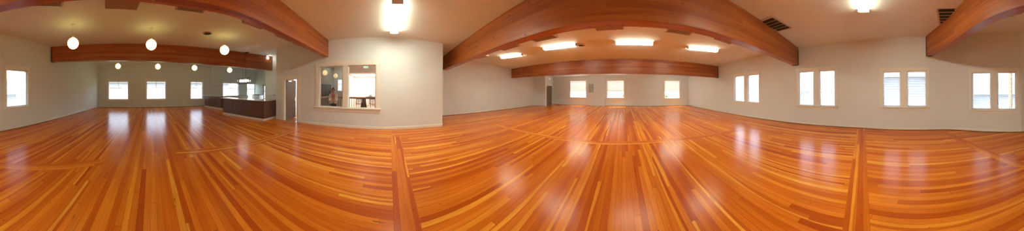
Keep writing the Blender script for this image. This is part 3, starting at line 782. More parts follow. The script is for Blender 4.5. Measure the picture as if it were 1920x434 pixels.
# small ceiling light by the end of the bar-side beam
p = ceil_pt(498.5, 104.5); t = thing('flush_ceiling_light', 'small chrome ceiling light with glowing glass shades above the bar', 'ceiling light', (p.x, p.y, zc(p.x, p.y)-.008), .7)
MB().lathe([(.19, 0), (.19, -.02), (.17, -.03)], 32).build('base_plate', M['chrome'], t, True)
for k, (dx, dy) in enumerate(((-.12, -.06), (.13, -.05), (0, .13))):
    MB().tube([(dx*.7, dy*.7, -.025), (dx, dy, -.07)], .012, 8).build('arm', M['chrome'], t)
    MB().box(dx-.055, dx+.055, dy-.055, dy+.055, -.19, -.075).build('glass_shade', M['bulb'] if k == 2 else M['glass'], t, bevel=.01)
    MB().box(dx-.06, dx+.06, dy-.06, dy+.06, -.078, -.066).build('shade_cap', M['chrome'], t)

# ------------------------------------------------------------------ bar counters
corner = Vector((-7.98, .38)); bdir = Vector((-.77, .64)).normalized(); crz = math.atan2(bdir.y, bdir.x)
def panels(m, face, n, L, z0=.14, z1=.94, st=.085, d=.014):
    """shaker stiles/rails on a face; face(u0,u1,o0,o1,z0,z1) adds a box"""
    face(0, L, 0, d, z0-.03, z0+st); face(0, L, 0, d, z1-st, z1)
    for i in range(n+1):
        u = i*L/n; a = max(0, u-st/2); b = min(L, u+st/2)
        face(a, b, 0, d, z0+st, z1-st)
def counter(name, label, loc, lenY, lenX, depth, nY, nX, lshape, over):
    t = thing(name, label, 'bar counter', (*loc, 0), crz); h = .97
    m = MB(); m.box(0, depth, 0, lenY, .11, h)
    if lshape: m.box(depth, lenX, 0, depth, .11, h)
    m.build('body', M['counter'], t)
    m = MB(); panels(m, lambda a, b, o0, o1, z0, z1: m.box(-o1, -o0, a, b, z0, z1), nY, lenY)
    m.build('front_panelling', M['counter'], t, bevel=.004)
    m = MB(); panels(m, lambda a, b, o0, o1, z0, z1: m.box(a, b, -o1, -o0, z0, z1), nX, lenX)
    m.build('side_panelling', M['counter'], t, bevel=.004)
    m = MB(); m.box(-.018, depth, -.018, lenY, .002, .105)
    if lshape: m.box(depth, lenX, -.018, depth, .002, .105)
    m.build('toe_base', M['toe'], t, bevel=.003)
    m = MB(); m.box(-.05, depth+.06, -.05, lenY+over, h, h+.035)
    if lshape: m.box(depth+.06, lenX, -.05, depth+.06, h, h+.035)
    m.build('countertop', M['quartz'], t, bevel=.005); return t
counter('bar_counter', 'long dark wood panelled bar counter with pale stone top beside the lobby door', corner, 3.12, 1.14, .58, 4, 2, True, .28)
counter('bar_counter', 'short dark wood panelled bar counter with pale top standing farther back by the windows', Vector((-11.93, -2.59)), 2.25, .54, .54, 3, 1, False, .35)
# low white back cabinet under the bar window with a dark top
q = w_left.hit(441)[0]; p = w_left.at(q, .30); t = thing('back_cabinet', 'low white cabinet with pale top under the window behind the bar', 'cabinet', (*p, 0), w_left.ang(q))
MB().box(-1.25, 1.25, -.28, .27, .10, .86).build('body', M['trim'], t, bevel=.003)
MB().box(-1.25, 1.25, -.28, .20, .002, .10).build('toe_kick', M['trim'], t)
for k in range(4): MB().box(-1.23+k*.62, -.63+k*.62, .2705, .29, .13, .83).build('door', M['white'], t, bevel=.004)
MB().box(-1.28, 1.28, -.28, .31, .861, .90).build('countertop', M['quartz'], t, bevel=.004)
q = w_alc3.s[-1]-.75; p = w_alc3.at(q, .32); t = thing('back_cabinet', 'dark topped cabinet in the far corner behind the long bar', 'cabinet', (*p, 0), w_alc3.ang(q))
MB().box(-.6, .55, -.3, .28, .10, .90).build('body', M['trim'], t); MB().box(-.6, .55, -.3, .22, .002, .10).build('toe_kick', M['trim'], t); MB().box(-.64, .58, -.3, .32, .901, .95).build('countertop', M['black'], t, bevel=.004)
for k in range(2): MB().box(-.58+k*.57, -.03+k*.57, .2805, .30, .13, .87).build('door', M['white'], t, bevel=.004)

# linear pendant over the bar
p = ceil_pt(457.3, 99); zt = zc(p.x, p.y); d = p - Vector((0, 0, 0)); rz = crz
t = thing('linear_pendant', 'rectangular glass and metal pendant with glowing bulbs hanging over the bar', 'pendant lamp', (p.x, p.y, zt-.012), rz+PI/2)
MB().box(-.33, .33, -.06, .06, -.03, 0).build('canopy', M['bracket'], t, bevel=.004)
rr = math.hypot(p.x, p.y); zt2 = H+(y0(457)-146.5)/F*rr-zt; zb2 = H+(y0(457)-157)/F*rr-zt
for s in (-1, 1): MB().tube([(s*.12, 0, -.03), (s*.12, 0, zt2)], .008, 8).build('rod', M['bracket'], t)
m = MB(); hx, hy = .42, .13
for z in (zt2, zb2):
    m.bar((-hx, -hy, z), (hx, -hy, z), .022); m.bar((-hx, hy, z), (hx, hy, z), .022); m.bar((-hx, -hy, z), (-hx, hy, z), .022); m.bar((hx, -hy, z), (hx, hy, z), .022)
for sx in (-1, 1):
    for sy in (-1, 1): m.bar((sx*hx, sy*hy, zb2), (sx*hx, sy*hy, zt2), .022)
m.bar((-hx, 0, zt2), (hx, 0, zt2), .05, .03); m.build('frame', M['bracket'], t)
for sy in (-1, 1): MB().box(-hx+.012, hx-.012, sy*hy-.003, sy*hy+.003, zb2+.012, zt2-.012).build('glass_panel', M['glass'], t)
for k in range(5):
    x = -.30+k*.15; MB().tube([(x, 0, zt2-.01), (x, 0, zt2-.09)], .014, 8).build('socket', M['bracket'], t)
    MB().lathe([(.014, zt2-.09), (.034, zt2-.13), (.04, zt2-.17), (.03, zt2-.205), (.004, zt2-.218)], 14, (x, 0, 0)).build('bulb', M['bulb'], t, True)

# ------------------------------------------------------------------ small wall things
def on_wall(w, x, y, name, label, cat, group=None):
    q, z = w.hit(x, y); p = w.at(q, .001); return thing(name, label, cat, (*p, z), w.ang(q), group)
def plate(t, w_=.075, h_=.12, kind='outlet'):
    MB().box(-w_/2, w_/2, 0, .008, -h_/2, h_/2).build('cover_plate', M['plastic'], t, bevel=.002)
    if kind == 'outlet':
        for z in (-.026, .026):
            o = MB().box(-.017, .017, .008, .011, z-.015, z+.015).build('socket', M['white'], t)
            m = MB(); m.box(-.009, -.006, .011, .0115, z-.007, z+.007); m.box(.006, .009, .011, .0115, z-.007, z+.007); m.build('slots', M['dark'], o)
    else: MB().box(-.012, .012, .008, .02, -.022, .022).build('toggle', M['white'], t, bevel=.002)
for w, x, y, lb in ((w_front, 762, 224, 'white wall outlet low on the lobby wall right of the window'), (w_front, 629.6, 221, 'white wall outlet low under the lobby window'),
        (w_recess, 968, 193.5, 'white wall outlet low on the recessed long wall'), (w_right, 1220.3, 192, 'wall outlet between the two far right windows'), (w_right, 1113.5, 191.5, 'wall outlet low beside the wall column'),
        (w_back, 1299, 192.5, 'wall outlet low on the window wall near the far corner'), (w_back, 1625, 223.5, 'white outlet low on the window wall left of the cross boards'), (w_back, 1781, 227, 'white outlet low on the window wall below the beam'), (w_back, 1434, 213, 'white outlet low on the window wall beneath the first window pair'),
        (w_back, 170, 196, 'wall outlet low near the far left corner')):
    plate(on_wall(w, x, y, 'wall_outlet', lb, 'outlet', 'wall outlets'))
for w, x, y, lb in ((w_back, 1489.6, 169.5, 'light switch plate on the window wall under the central beam end'), (w_back, 1742.5, 173, 'light switch plate right of the third window pair')):
    plate(on_wall(w, x, y, 'light_switch', lb, 'switch', 'light switches'), .08, .13, 'switch')
t = on_wall(w_front, 546.5, 128, 'fire_alarm', 'round white alarm on the wall above the open lobby door', 'alarm')
m = MB().lathe([(.085, .001), (.085, .02), (.07, .045), (.03, .05)], 28); m.v = [(x, z, y) for x, y, z in m.v]; m.build('body', M['plastic'], t, True)
t = on_wall(w_alc3, 486.5, 137.4, 'fire_alarm', 'round white alarm high on the wall behind the bar', 'alarm')
m = MB().lathe([(.17, .001), (.17, .03), (.14, .06), (.05, .07)], 28); m.v = [(x, z, y) for x, y, z in m.v]; m.build('body', M['plastic'], t, True)
t = on_wall(w_right, 1108.3, 165.8, 'electrical_panel', 'grey metal electrical panel on the far wall between window and column', 'electrical panel')
MB().box(-.27, .27, 0, .05, -.45, .45).build('box', M['grey'], t, bevel=.004); dr_ = MB().box(-.24, .24, .05, .062, -.42, .42).build('door', M['grey'], t, bevel=.004)
MB().box(-.20, -.16, .062, .075, -.03, .05).build('latch', M['black'], dr_)
# rail fixed on the bar wall
t = on_wall(w_alc, 508, 178.5, 'wall_rail', 'short chrome rail on the pale wall above the bar end', 'rail')
m = MB(); m.tube([(-.36, .07, 0), (.36, .07, 0)], .012, 10)
m.build('bar', M['chrome'], t)
for s in (-1, 1):
    m = MB(); m.tube([(s*.36, 0, 0), (s*.36, .085, 0)], .018, 12); m.build('mount', M['bracket'], t)

def exit_sign(loc, rz, label, sc=1.0, hung=0):
    t = thing('exit_sign', label, 'exit sign', loc, rz)
    MB().box(-.16*sc, .16*sc, .001, .05*sc, -.10*sc, .10*sc).build('housing', M['white'], t, bevel=.006)
    MB().box(-.145*sc, .145*sc, .05*sc, .053*sc, -.085*sc, .085*sc).build('face', M['exit_green'], t)
    cu = bpy.data.curves.new('t', 'FONT'); cu.body = 'EXIT'; cu.size = .15*sc; cu.align_x = 'CENTER'; cu.align_y = 'CENTER'; cu.extrude = .002
    to = bpy.data.objects.new('t', cu); C.objects.link(to); dg = bpy.context.evaluated_depsgraph_get(); me = bpy.data.meshes.new_from_object(to.evaluated_get(dg))
    bpy.data.objects.remove(to); me.materials.clear(); me.materials.append(M['exit_face'])
    me.transform(Matrix.Translation((0, .055*sc, 0)) @ Matrix.Rotation(PI, 4, 'Z') @ Matrix.Rotation(PI/2, 4, 'X'))
    lo_ = bpy.data.objects.new('lettering', me); C.objects.link(lo_); lo_.parent = t
    if hung:
        for s in (-1, 1): MB().tube([(s*.1*sc, .025, .1*sc), (s*.1*sc, .025, hung)], .008, 8).build('stem', M['white'], t)
    return t
q, z = w_closet.hit(1030, 148.3); p = w_closet.at(q, .001); exit_sign((*p, z), w_closet.ang(q), 'small green EXIT sign above the far right door', 1.0)

# small screw hooks under the beams
def hook(B, x, y, label):
    pts_ = [p+(q-p)*t for p, q in zip(B[1], B[1][1:]) for t in [k/10 for k in range(10)]]
    dz_ = lambda p: abs(((math.atan2(p.x, p.y)-phi(x)+PI) % (2*PI))-PI)
    i_ = min(range(len(pts_)), key=lambda k: dz_(pts_[k])); p = pts_[i_]; zb = B[2]+(B[3]-B[2])*i_/len(pts_)
    t = thing('screw_hook', label, 'hook', (p.x, p.y, zb), 0, 'small hooks under the beams')
    MB().lathe([(.018, -.0005), (.018, -.006), (.006, -.008)], 12).build('plate', M['chrome'], t, True)
    pts = [(0, 0, -.008), (0, 0, -.03)] + [(.018*math.sin(k*PI/5), 0, -.048+.018*math.cos(k*PI/5)) for k in range(8)]
    MB().tube(pts, .005, 6).build('hook', M['chrome'], t)
for x, lb in ((288, 'tiny chrome hook under the left overhead beam above the middle globe'), (390, 'tiny chrome hook under the left overhead beam above the round speaker')): hook(beamB, x, 8, lb)
for x, lb in ((1105, 'tiny chrome hook under the central beam left of its middle box'), (1202, 'tiny chrome hook under the middle of the central beam'), (1300, 'tiny chrome hook under the central beam right of the vent')): hook(beamA, x, 48, lb)

# ------------------------------------------------------------------ lobby behind the front wall
LO = B2.copy(); lt = (B1-B2).normalized(); ln = Vector((-lt.y, lt.x)); lrz = math.atan2(lt.y, lt.x)
def LP(t, n): return LO + lt*t + ln*n
def lbox(name, t0, t1, n0, n1, z0, z1, mat):
    o = MB().box(t0, t1, n0, n1, z0, z1).build(name, mat); o.location = (*LO, 0); o.rotation_euler = (0, 0, lrz); o['kind'] = 'structure'; return o
NB = 7.75
fm = bmesh.new(); uvl2 = fm.loops.layers.uv.new('UVMap')
fc = fm.faces.new([fm.verts.new((*LP(t, n), -.0015)) for t, n in ((.02, .0), (6.2, .0), (6.2, NB), (.02, NB))])
for l in fc.loops: l[uvl2].uv = (l.vert.co.x*lt.x+l.vert.co.y*lt.y+200, l.vert.co.x*ln.x+l.vert.co.y*ln.y+200)
me = bpy.data.meshes.new('floor_lobby'); fm.to_mesh(me); fm.free(); me.materials.append(M['floor']); o = bpy.data.objects.new('floor_lobby', me); C.objects.link(o); o['kind'] = 'structure'
lbox('ceiling_lobby', -.1, 6.2, .15, NB+.1, 3.62, 3.72, M['lobby_white'])
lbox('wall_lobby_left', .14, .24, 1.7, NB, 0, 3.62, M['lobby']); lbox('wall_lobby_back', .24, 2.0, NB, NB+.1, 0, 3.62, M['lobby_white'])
lbox('wall_lobby_nook', 2.0, 6.2, NB, NB+.1, 0, 3.62, M['lobby_white']); lbox('wall_lobby_partition', 1.92, 2.14, 5.0, NB, 0, 3.62, M['lobby_white'])
lbox('wall_lobby_soffit', 2.14, 6.1, 5.0, NB, 2.76, 3.62, M['lobby_white']); lbox('wall_lobby_right', 6.1, 6.2, .2, NB, 0, 3.62, M['lobby_white'])
def lthing(name, label, cat, t, n, z=0, rz=0, group=None): return thing(name, label, cat, (*LP(t, n), z), lrz+rz, group)
for i, (t_, n_, L_, W_, z_, lb) in enumerate(((4.0, 6.35, 3.0, 1.7, 2.755, 'bright recessed light panel in the lobby nook ceiling'), (1.3, 6.4, 1.0, .3, 3.615, 'added ceiling light panel over the lobby corner with the photo'), (4.2, 2.8, 1.2, .4, 3.615, 'added ceiling light panel over the lobby railing'))):
    th = lthing('recessed_light', lb, 'ceiling light', t_, n_, z_)  # corner and railing panels are unseen, added to light the lobby
    MB().box(-L_/2-.03, L_/2+.03, -W_/2-.03, W_/2+.03, -.03, -.001).build('frame', M['white'], th); MB().box(-L_/2, L_/2, -W_/2, W_/2, -.04, -.03).build('diffuser', M['panel_light'], th)
# railing
RN = 1.60
th = lthing('stair_railing', 'lobby railing with oak handrail and thin black balusters behind the woman', 'railing', 2.36, RN)
x1, zt = 3.4, 1.14
MB().box(-.03, x1, -.03, .03, zt, zt+.06).build('handrail', M['rail_wood'], th, bevel=.012)
MB().box(0, x1, -.012, .012, .09, .115).build('bottom_rail', M['black'], th); MB().box(0, x1, -.012, .012, zt-.025, zt-.001).build('top_rail', M['black'], th)
k = 0.0
while k < x1: MB().box(k-.009, k+.009, -.009, .009, (.002 if abs((k/.12) % 9) < .01 else .115), zt-.025).build('baluster', M['black'], th); k += .12
th = lthing('stair_railing', 'short return railing with oak handrail at the left of the lobby window', 'railing', 2.33, RN-.06, rz=-PI/2)
MB().box(0, 1.15, -.03, .03, zt, zt+.06).build('handrail', M['rail_wood'], th, bevel=.012); MB().box(0, 1.15, -.012, .012, .09, .115).build('bottom_rail', M['black'], th); MB().box(0, 1.15, -.012, .012, zt-.025, zt-.001).build('top_rail', M['black'], th)
k = .08
while k < 1.15: MB().box(k-.009, k+.009, -.009, .009, (.002 if k < .1 or k > 1.0 else .115), zt-.025).build('baluster', M['black'], th); k += .12
th = lthing('stair_guard', 'small black guard rail deeper in the lobby at the right', 'railing', 3.85, 4.2)
m = MB(); m.bar((0, 0, 1.08), (1.5, 0, 1.08), .05); m.bar((0, 0, .5), (1.5, 0, .5), .025); m.build('rail', M['black'], th)
for k in range(6): MB().box(k*.3-.012, k*.3+.012, -.012, .012, .001, 1.06).build('post', M['black'], th)
# framed photograph on the left lobby wall: a grey group of generic figures
th = thing('framed_photo', 'large black framed grey group photo on the lobby wall behind the woman', 'picture', (*LP(.241, 6.0), 1.52), lrz-PI/2)
m = MB(); m.box(-.95, .95, .0, .03, -.46, -.42); m.box(-.95, .95, 0, .03, .42, .46); m.box(-.95, -.91, 0, .03, -.42, .42); m.box(.91, .95, 0, .03, -.42, .42); m.build('frame', M['black'], th)
MB().box(-.91, .91, 0.0, .012, -.42, .42).build('print', plain('photo_grey', (.16, .16, .16, 1), .5, var=.6, scale=6), th)
for k in range(9):
    x = -.72+k*.18; h = random.uniform(-.02, .10); m = MB(); m.box(x-.07, x+.07, .012, .014, -.40, h-.06)
    m2 = [(x+.04*math.cos(a), .0145, h+.05*math.sin(a)) for a in [2*PI*j/12 for j in range(12)]]; m.quad(*m2)
    m.build('figure', plain('photo_tone%d' % k, (random.uniform(.05, .3),)*3 + (1,), .5), th)
# small bright window on the back wall of the lobby corner
th = structure('window_lobby', (*LP(.95, NB-.001), 1.95), lrz+PI)
m = MB(); m.box(-.35, .35, 0, .03, -.55, .55); fr = m.build('frame', M['trim'], th)
MB().box(-.30, .30, .03, .034, -.50, .50).build('pane', emit('lit_window', (.75, .85, .9, 1), .3), fr)
MB().box(-.30, .30, .034, .045, .08, .11).build('bar', M['grey'], fr)
pendant(609, 137, 11.6, .6, 'dim yellow globe in the lobby, left of the two', 'lobby globes', M['globe_dim'], 3.62)  # dim globes placed for the two yellow spots seen in the glass
pendant(629, 142.6, 13.2, .6, 'dim yellow globe in the lobby, right of the two', 'lobby globes', M['globe_dim'], 3.62)
pe = at_r(686, 125.4, 10.3); exit_sign((pe.x, pe.y, pe.z), lrz+PI, 'green EXIT sign hanging in the lobby seen through the right pane', 1.0, 3.61-pe.z)
# folding easel, frames, lamp
pe = at_r(682.5, 193, 9.6); th = thing('easel', 'brown wooden display easel standing behind the lobby railing', 'easel', (pe.x, pe.y, 0), lrz+PI)
for s in (-1, 1): m = MB(); m.bar((s*.30, .10, .001), (s*.06, 0, 1.12), .05, .03); m.build('leg', M['brown_wood'], th)
m = MB(); m.bar((0, -.4, .001), (0, 0, 1.08), .04, .03); m.build('rear_leg', M['brown_wood'], th)
m = MB(); m.v += [(-.21, .075, .32), (.21, .075, .32), (.07, .012, 1.05), (-.07, .012, 1.05), (-.21, .05, .32), (.21, .05, .32), (.07, -.012, 1.05), (-.07, -.012, 1.05)]
for q in ((0,1,2,3), (7,6,5,4), (0,4,5,1), (1,5,6,2), (2,6,7,3), (3,7,4,0)): m.f.append(q)
m.build('board', M['brown_wood'], th); MB().box(-.28, .28, .05, .11, .30, .32).build('ledge', M['brown_wood'], th)
for x, lb in ((675, 'grey framed picture low on the lobby back wall, left of the easel'), (700, 'grey framed picture low on the lobby back wall, right of the easel')):
    r_ = ray(x); s_ = (LO+ln*NB).dot(ln)/r_.dot(ln); pp = r_*(s_-.004)
    th = thing('framed_picture', lb, 'picture', (pp.x, pp.y, .50), lrz+PI, 'pictures low on the lobby back wall')
    MB().box(-.36, .36, .001, .03, -.24, .24).build('frame', M['brown_wood'], th); MB().box(-.31, .31, .03, .033, -.19, .19).build('print', plain('art_grey', (.45, .45, .43, 1), .5, var=.4, scale=5), th)
r_ = ray(695); pp = r_*12.2; th = thing('floor_lamp', 'white shaded floor lamp in the bright lobby nook', 'lamp', (pp.x, pp.y, 0), 0)
MB().lathe([(.14, .001), (.14, .02), (.02, .03)], 24).build('base', M['black'], th, True); MB().tube([(0, 0, .02), (0, 0, .98)], .012, 8).build('pole', M['black'], th)
MB().lathe([(.20, .92), (.14, 1.18), (.13, 1.18), (.19, .92)], 24).build('shade', M['white'], th, True)

# ------------------------------------------------------------------ woman in the lobby
def skin_obj(name, joints, bones, mat, parent, root=0, sub=2):
    me = bpy.data.meshes.new(name); me.from_pydata([j[:3] for j in joints], bones, [])
    o = bpy.data.objects.new(name, me); C.objects.link(o)
    s = o.modifiers.new('skin', 'SKIN'); s.use_smooth_shade = True; s.branch_smoothing = .4
    for i, j in enumerate(joints):
        d = me.skin_vertices[0].data[i]; r = j[3]; d.radius = r if isinstance(r, tuple) else (r, r); d.use_root = (i == root)
    o.modifiers.new('sub', 'SUBSURF').levels = sub; o.modifiers['sub'].render_levels = sub
    dg = bpy.context.evaluated_depsgraph_get(); m2 = bpy.data.meshes.new_from_object(o.evaluated_get(dg)); bpy.data.objects.remove(o)
    m2.name = name; m2.materials.clear(); m2.materials.append(mat)
    o = bpy.data.objects.new(name, m2); C.objects.link(o); o.parent = parent
    for p in m2.polygons: p.use_smooth = True
    return o
M['skin'] = plain('skin', (.60, .36, .27, 1), .5, var=.05); M['hair'] = plain('dark_brown_hair', (.045, .028, .02, 1), .5, var=.3, scale=30)
M['jacket'] = plain('cream_cardigan', (.74, .70, .60, 1), .9, var=.06, scale=20); M['top'] = plain('coral_top', (.60, .16, .13, 1), .8); M['jeans'] = plain('dark_jeans', (.035, .04, .06, 1), .8, var=.2, scale=25)
M['shoe'] = plain('dark_shoes', (.03, .025, .02, 1), .5); M['white_eye'] = plain('eye_white', (.8, .8, .78, 1), .2)
pw = at_r(625, 190, 8.15); face_to = math.atan2(-pw.x, pw.y)       # local +Y ... rotated so that -Y local faces the room camera
wm = thing('person', 'woman in cream cardigan, coral top and dark jeans standing in the lobby with hands together', 'person', (pw.x, pw.y, 0), math.atan2(pw.x, -pw.y) )
# local frame: -Y... we use +Y as facing direction
wm.rotation_euler = (0, 0, math.atan2(-pw.y, -pw.x) - PI/2)
J = [(0, 0, .90, (.145, .10)), (0, -.005, 1.02, (.125, .09)), (0, .0, 1.16, (.135, .095)), (0, -.01, 1.29, (.15, .09)), (0, -.015, 1.36, (.07, .06)), (0, .0, 1.42, .046),
     (0, .02, 1.455, (.058, .066)), (0, .022, 1.52, (.072, .088)), (0, .015, 1.575, (.070, .085)), (0, .01, 1.61, (.04, .05))]
bn = [(i, i+1) for i in range(9)]
def limb(start, pts):
    prev = start
    for p_ in pts: J.append(p_); bn.append((prev, len(J)-1)); prev = len(J)-1
    return prev
for s in (-1, 1):
    limb(0, [(s*.085, 0, .82, .085), (s*.095, .015, .48, .058), (s*.095, .0, .30, .052), (s*.095, -.015, .10, .036), (s*.10, .03, .045, .036), (s*.105, .12, .03, .028)])
    w_ = limb(3, [(s*.145, -.015, 1.325, .050), (s*.175, -.035, 1.19, .042), (s*.175, .0, 1.07, .038), (s*.115, .14, 1.04, .031), (s*.055, .20, 1.06, .024), (s*.02, .225, 1.065, (.034, .018))])
    for k in range(4):
        ln_ = (.030, .034, .032, .025)[k]; zz = 1.082-.013*k
        limb(w_, [(s*-.005, .238, zz, .0085), (s*(-.012-ln_*.6), .246+.003*s, zz-.002, .0078), (s*(-.018-ln_), .236+.003*s, zz-.004, .0065)])
    limb(w_, [(s*.012, .225, 1.10, .010), (s*-.006, .236, 1.118, .008)])
body = skin_obj('body', J, bn, M['skin'], wm)
Jj = [(0, 0, .93, (.158, .112)), (0, 0, .86, (.150, .11))]; bj = [(0, 1)]
for s in (-1, 1):
    p0 = 1
    for p_ in ((s*.088, 0, .79, .096), (s*.096, .015, .48, .070), (s*.096, 0, .28, .062), (s*.096, -.012, .09, .056)): Jj.append(p_); bj.append((p0, len(Jj)-1)); p0 = len(Jj)-1
skin_obj('jeans', Jj, bj, M['jeans'], wm)
Jt = [(0, .012, 1.0, (.13, .10)), (0, .012, 1.16, (.14, .10)), (0, .005, 1.29, (.145, .09)), (0, -.005, 1.365, (.075, .062))]
skin_obj('top', Jt, [(0, 1), (1, 2), (2, 3)], M['top'], wm)
# cardigan: open-fronted shell with sleeves
m = MB(); rows = []
for z, rx, ry, gap in ((.875, .178, .142, .42), (.94, .172, .135, .40), (1.02, .155, .125, .40), (1.16, .158, .122, .46), (1.27, .168, .115, .56), (1.34, .148, .10, .64), (1.385, .085, .075, .75)):
    row = [(rx*math.sin(a), -.008+ry*math.cos(a), z) for a in [gap+(2*PI-2*gap)*i/22 for i in range(23)]]; rows.append(row)
for a, b in zip(rows, rows[1:]):
    for i in range(22): m.quad(a[i], a[i+1], b[i+1], b[i])
cg = m.build('cardigan', M['jacket'], wm, True); sm = cg.modifiers.new('thick', 'SOLIDIFY'); sm.thickness = .012
for s in (-1, 1):
    m = MB(); m.tube([(s*.125, -.012, 1.34), (s*.148, -.018, 1.31), (s*.180, -.035, 1.19), (s*.183, -.005, 1.08), (s*.165, .07, 1.045), (s*.115, .14, 1.042), (s*.075, .187, 1.055)], [.05, .060, .054, .052, .048, .044, .038], 16)
    m.build('sleeve', M['jacket'], wm, True)
# hair, face, glasses, shoes
m = MB(); n = 14
for i in range(n+1): pass
bm_ = bmesh.new(); bmesh.ops.create_uvsphere(bm_, u_segments=28, v_segments=18, radius=1)
for v in bm_.verts:
    y = v.co.y; z = v.co.z
    v.co = Vector((v.co.x*.088, v.co.y*.106-.004, v.co.z*.092+1.553))
bmesh.ops.delete(bm_, geom=[v for v in bm_.verts if v.co.y > .052 and v.co.z < 1.60 and abs(v.co.x) < .078 or v.co.z < 1.47], context='VERTS')
me = bpy.data.meshes.new('hair'); bm_.to_mesh(me); bm_.free(); me.materials.append(M['hair']); o = bpy.data.objects.new('hair', me); C.objects.link(o); o.parent = wm
for p_ in me.polygons: p_.use_smooth = True
o.modifiers.new('thick', 'SOLIDIFY').thickness = .012
MB().lathe([(.004, -.045), (.03, -.035), (.045, 0), (.03, .035), (.004, .045)], 16, (0, -.055, 1.632)).build('hair_bun', M['hair'], wm, True)
for s in (-1, 1):
    MB().lathe([(.002, -.011), (.009, -.006), (.011, 0), (.009, .006), (.002, .011)], 12, (s*.030, .098, 1.535)).build('eye', M['white_eye'], wm, True)
    MB().lathe([(.003, -.022), (.010, -.012), (.013, .003), (.008, .02), (.003, .024)], 10, (s*.080, .01, 1.525)).build('ear', M['skin'], wm, True)
m = MB(); m.v += [(-.012, .103, 1.495), (.012, .103, 1.495), (0, .126, 1.498), (0, .105, 1.545)]; m.f += [(0, 1, 2), (0, 2, 3), (1, 3, 2), (0, 3, 1)]; m.build('nose', M['skin'], wm)
MB().tube([(-.022, .098, 1.472), (-.008, .105, 1.474), (.008, .105, 1.474), (.022, .098, 1.472)], [.002, .006, .006, .002], 8).build('mouth', M['top'], wm, True)
m = MB()
for s in (-1, 1):
    m.tube([(s*.032+.024*math.cos(a), .116, 1.535+.019*math.sin(a)) for a in [2*PI*i/16 for i in range(17)]], .003, 6, False); m.bar((s*.056, .114, 1.54), (s*.083, .01, 1.54), .004)
m.bar((-.008, .118, 1.54), (.008, .118, 1.54), .004); m.build('glasses', M['black'], wm)
for s in (-1, 1):
    bm_ = bmesh.new(); bmesh.ops.create_uvsphere(bm_, u_segments=16, v_segments=10, radius=1)
    for v in bm_.verts: v.co = Vector((v.co.x*.045+s*.104, v.co.y*.125+.06, max(-.036, v.co.z*.05)+.037))
    me = bpy.data.meshes.new('shoe'); bm_.to_mesh(me); bm_.free(); me.materials.append(M['shoe']); o = bpy.data.objects.new('shoe', me); C.objects.link(o); o.parent = wm

# ------------------------------------------------------------------ outside
GZ = -.6
o = MB(); o.quad((-90, -90, GZ), (90, -90, GZ), (90, 90, GZ), (-90, 90, GZ)); o = o.build('ground', M['asphalt']); o['kind'] = 'structure'
def building(name, label, mat, c, rz, L, D, Ht, roof=True, wins=0):
    t = thing(name, label, 'building', (*c, GZ), rz)
    MB().box(-L/2, L/2, -D, 0, 0, Ht).build('wall', mat, t)
    if roof:
        m = MB(); e = .4; r = D*.28
        m.v += [(-L/2-e, e, Ht), (L/2+e, e, Ht), (L/2+e, -D-e, Ht), (-L/2-e, -D-e, Ht), (-L/2-e, -D/2, Ht+r), (L/2+e, -D/2, Ht+r)]
        m.f += [(0, 1, 5, 4), (2, 3, 4, 5), (0, 4, 3), (1, 2, 5), (0, 3, 2, 1)]; m.build('roof', M['roofing'], t)
    for k in range(wins):
        x = -L/2+L*(k+.5)/wins; f = MB().box(x-.6, x+.6, .0, .06, Ht*.45, Ht*.45+1.2).build('window', M['vinyl'], t); MB().box(x-.5, x+.5, .06, .07, Ht*.45+.1, Ht*.45+1.1).build('pane', M['grey'], f)
    return t
nb = lambda w, q, d: w.at(q, -d)
qP3 = w_back.hit(1697)[0]; a = w_back.ang(qP3)
building('house', 'grey blue sided neighbour house outside the third window pair', M['siding'], nb(w_back, qP3, 4.2), a, 5.0, 6, 2.35+.6, True, 0)
qP1 = w_back.hit(1440)[0]
building('house', 'pale sided neighbour house outside the left window pairs', M['siding_white'], nb(w_back, qP1, 9.0), w_back.ang(qP1), 9, 7, 2.0, True, 2)
qP4 = w_back.hit(1866)[0]
building('shed', 'low sided shed outside the right edge windows', M['siding'], nb(w_back, qP4, 6.5), w_back.ang(qP4), 5.5, 4, 1.75, True, 0)
pz = nb(w_back, w_back.hit(1893)[0], 2.2); MB().tube([(pz.x, pz.y, GZ), (pz.x, pz.y, 6)], .10, 12).build('utility_pole', M['bark']); tag(bpy.data.objects['utility_pole'], 'grey utility pole outside the right edge window pair', 'pole')
qL = w_left.s[-1]*.55; building('shop', 'long low white building across the street from the left end windows', M['white_siding'], nb(w_left, qL, 22), w_left.ang(qL), 40, 10, 3.4, True, 7)
lw = nb(w_left, qL, 8.5); lawn = MB().box(-20, 20, -6, 6, 0, .05).build('lawn', M['grass']); lawn.location = (*lw, GZ); lawn.rotation_euler = (0, 0, w_left.ang(qL)); tag(lawn, 'strip of green lawn outside the left end windows', 'lawn', kind='stuff')
qR = w_right.s[-1]*.5; building('warehouse', 'tan building outside the far right windows', M['stucco'], nb(w_right, qR, 6), w_right.ang(qR), 26, 8, 4.2, False, 0)
fc = nb(w_right, qR, 3.9); th = thing('board_fence', 'white board fence outside the far right windows', 'fence', (*fc, GZ), w_right.ang(qR))
for k in range(12): MB().box(-9.0+k*1.5, -9.0+k*1.5+1.46, -.03, .0, .06, 2.12).build('panel', M['white'], th)
for k in range(13): MB().box(-9.07+k*1.5, -8.97+k*1.5, -.13, -.03, 0, 2.2).build('post', M['white'], th)
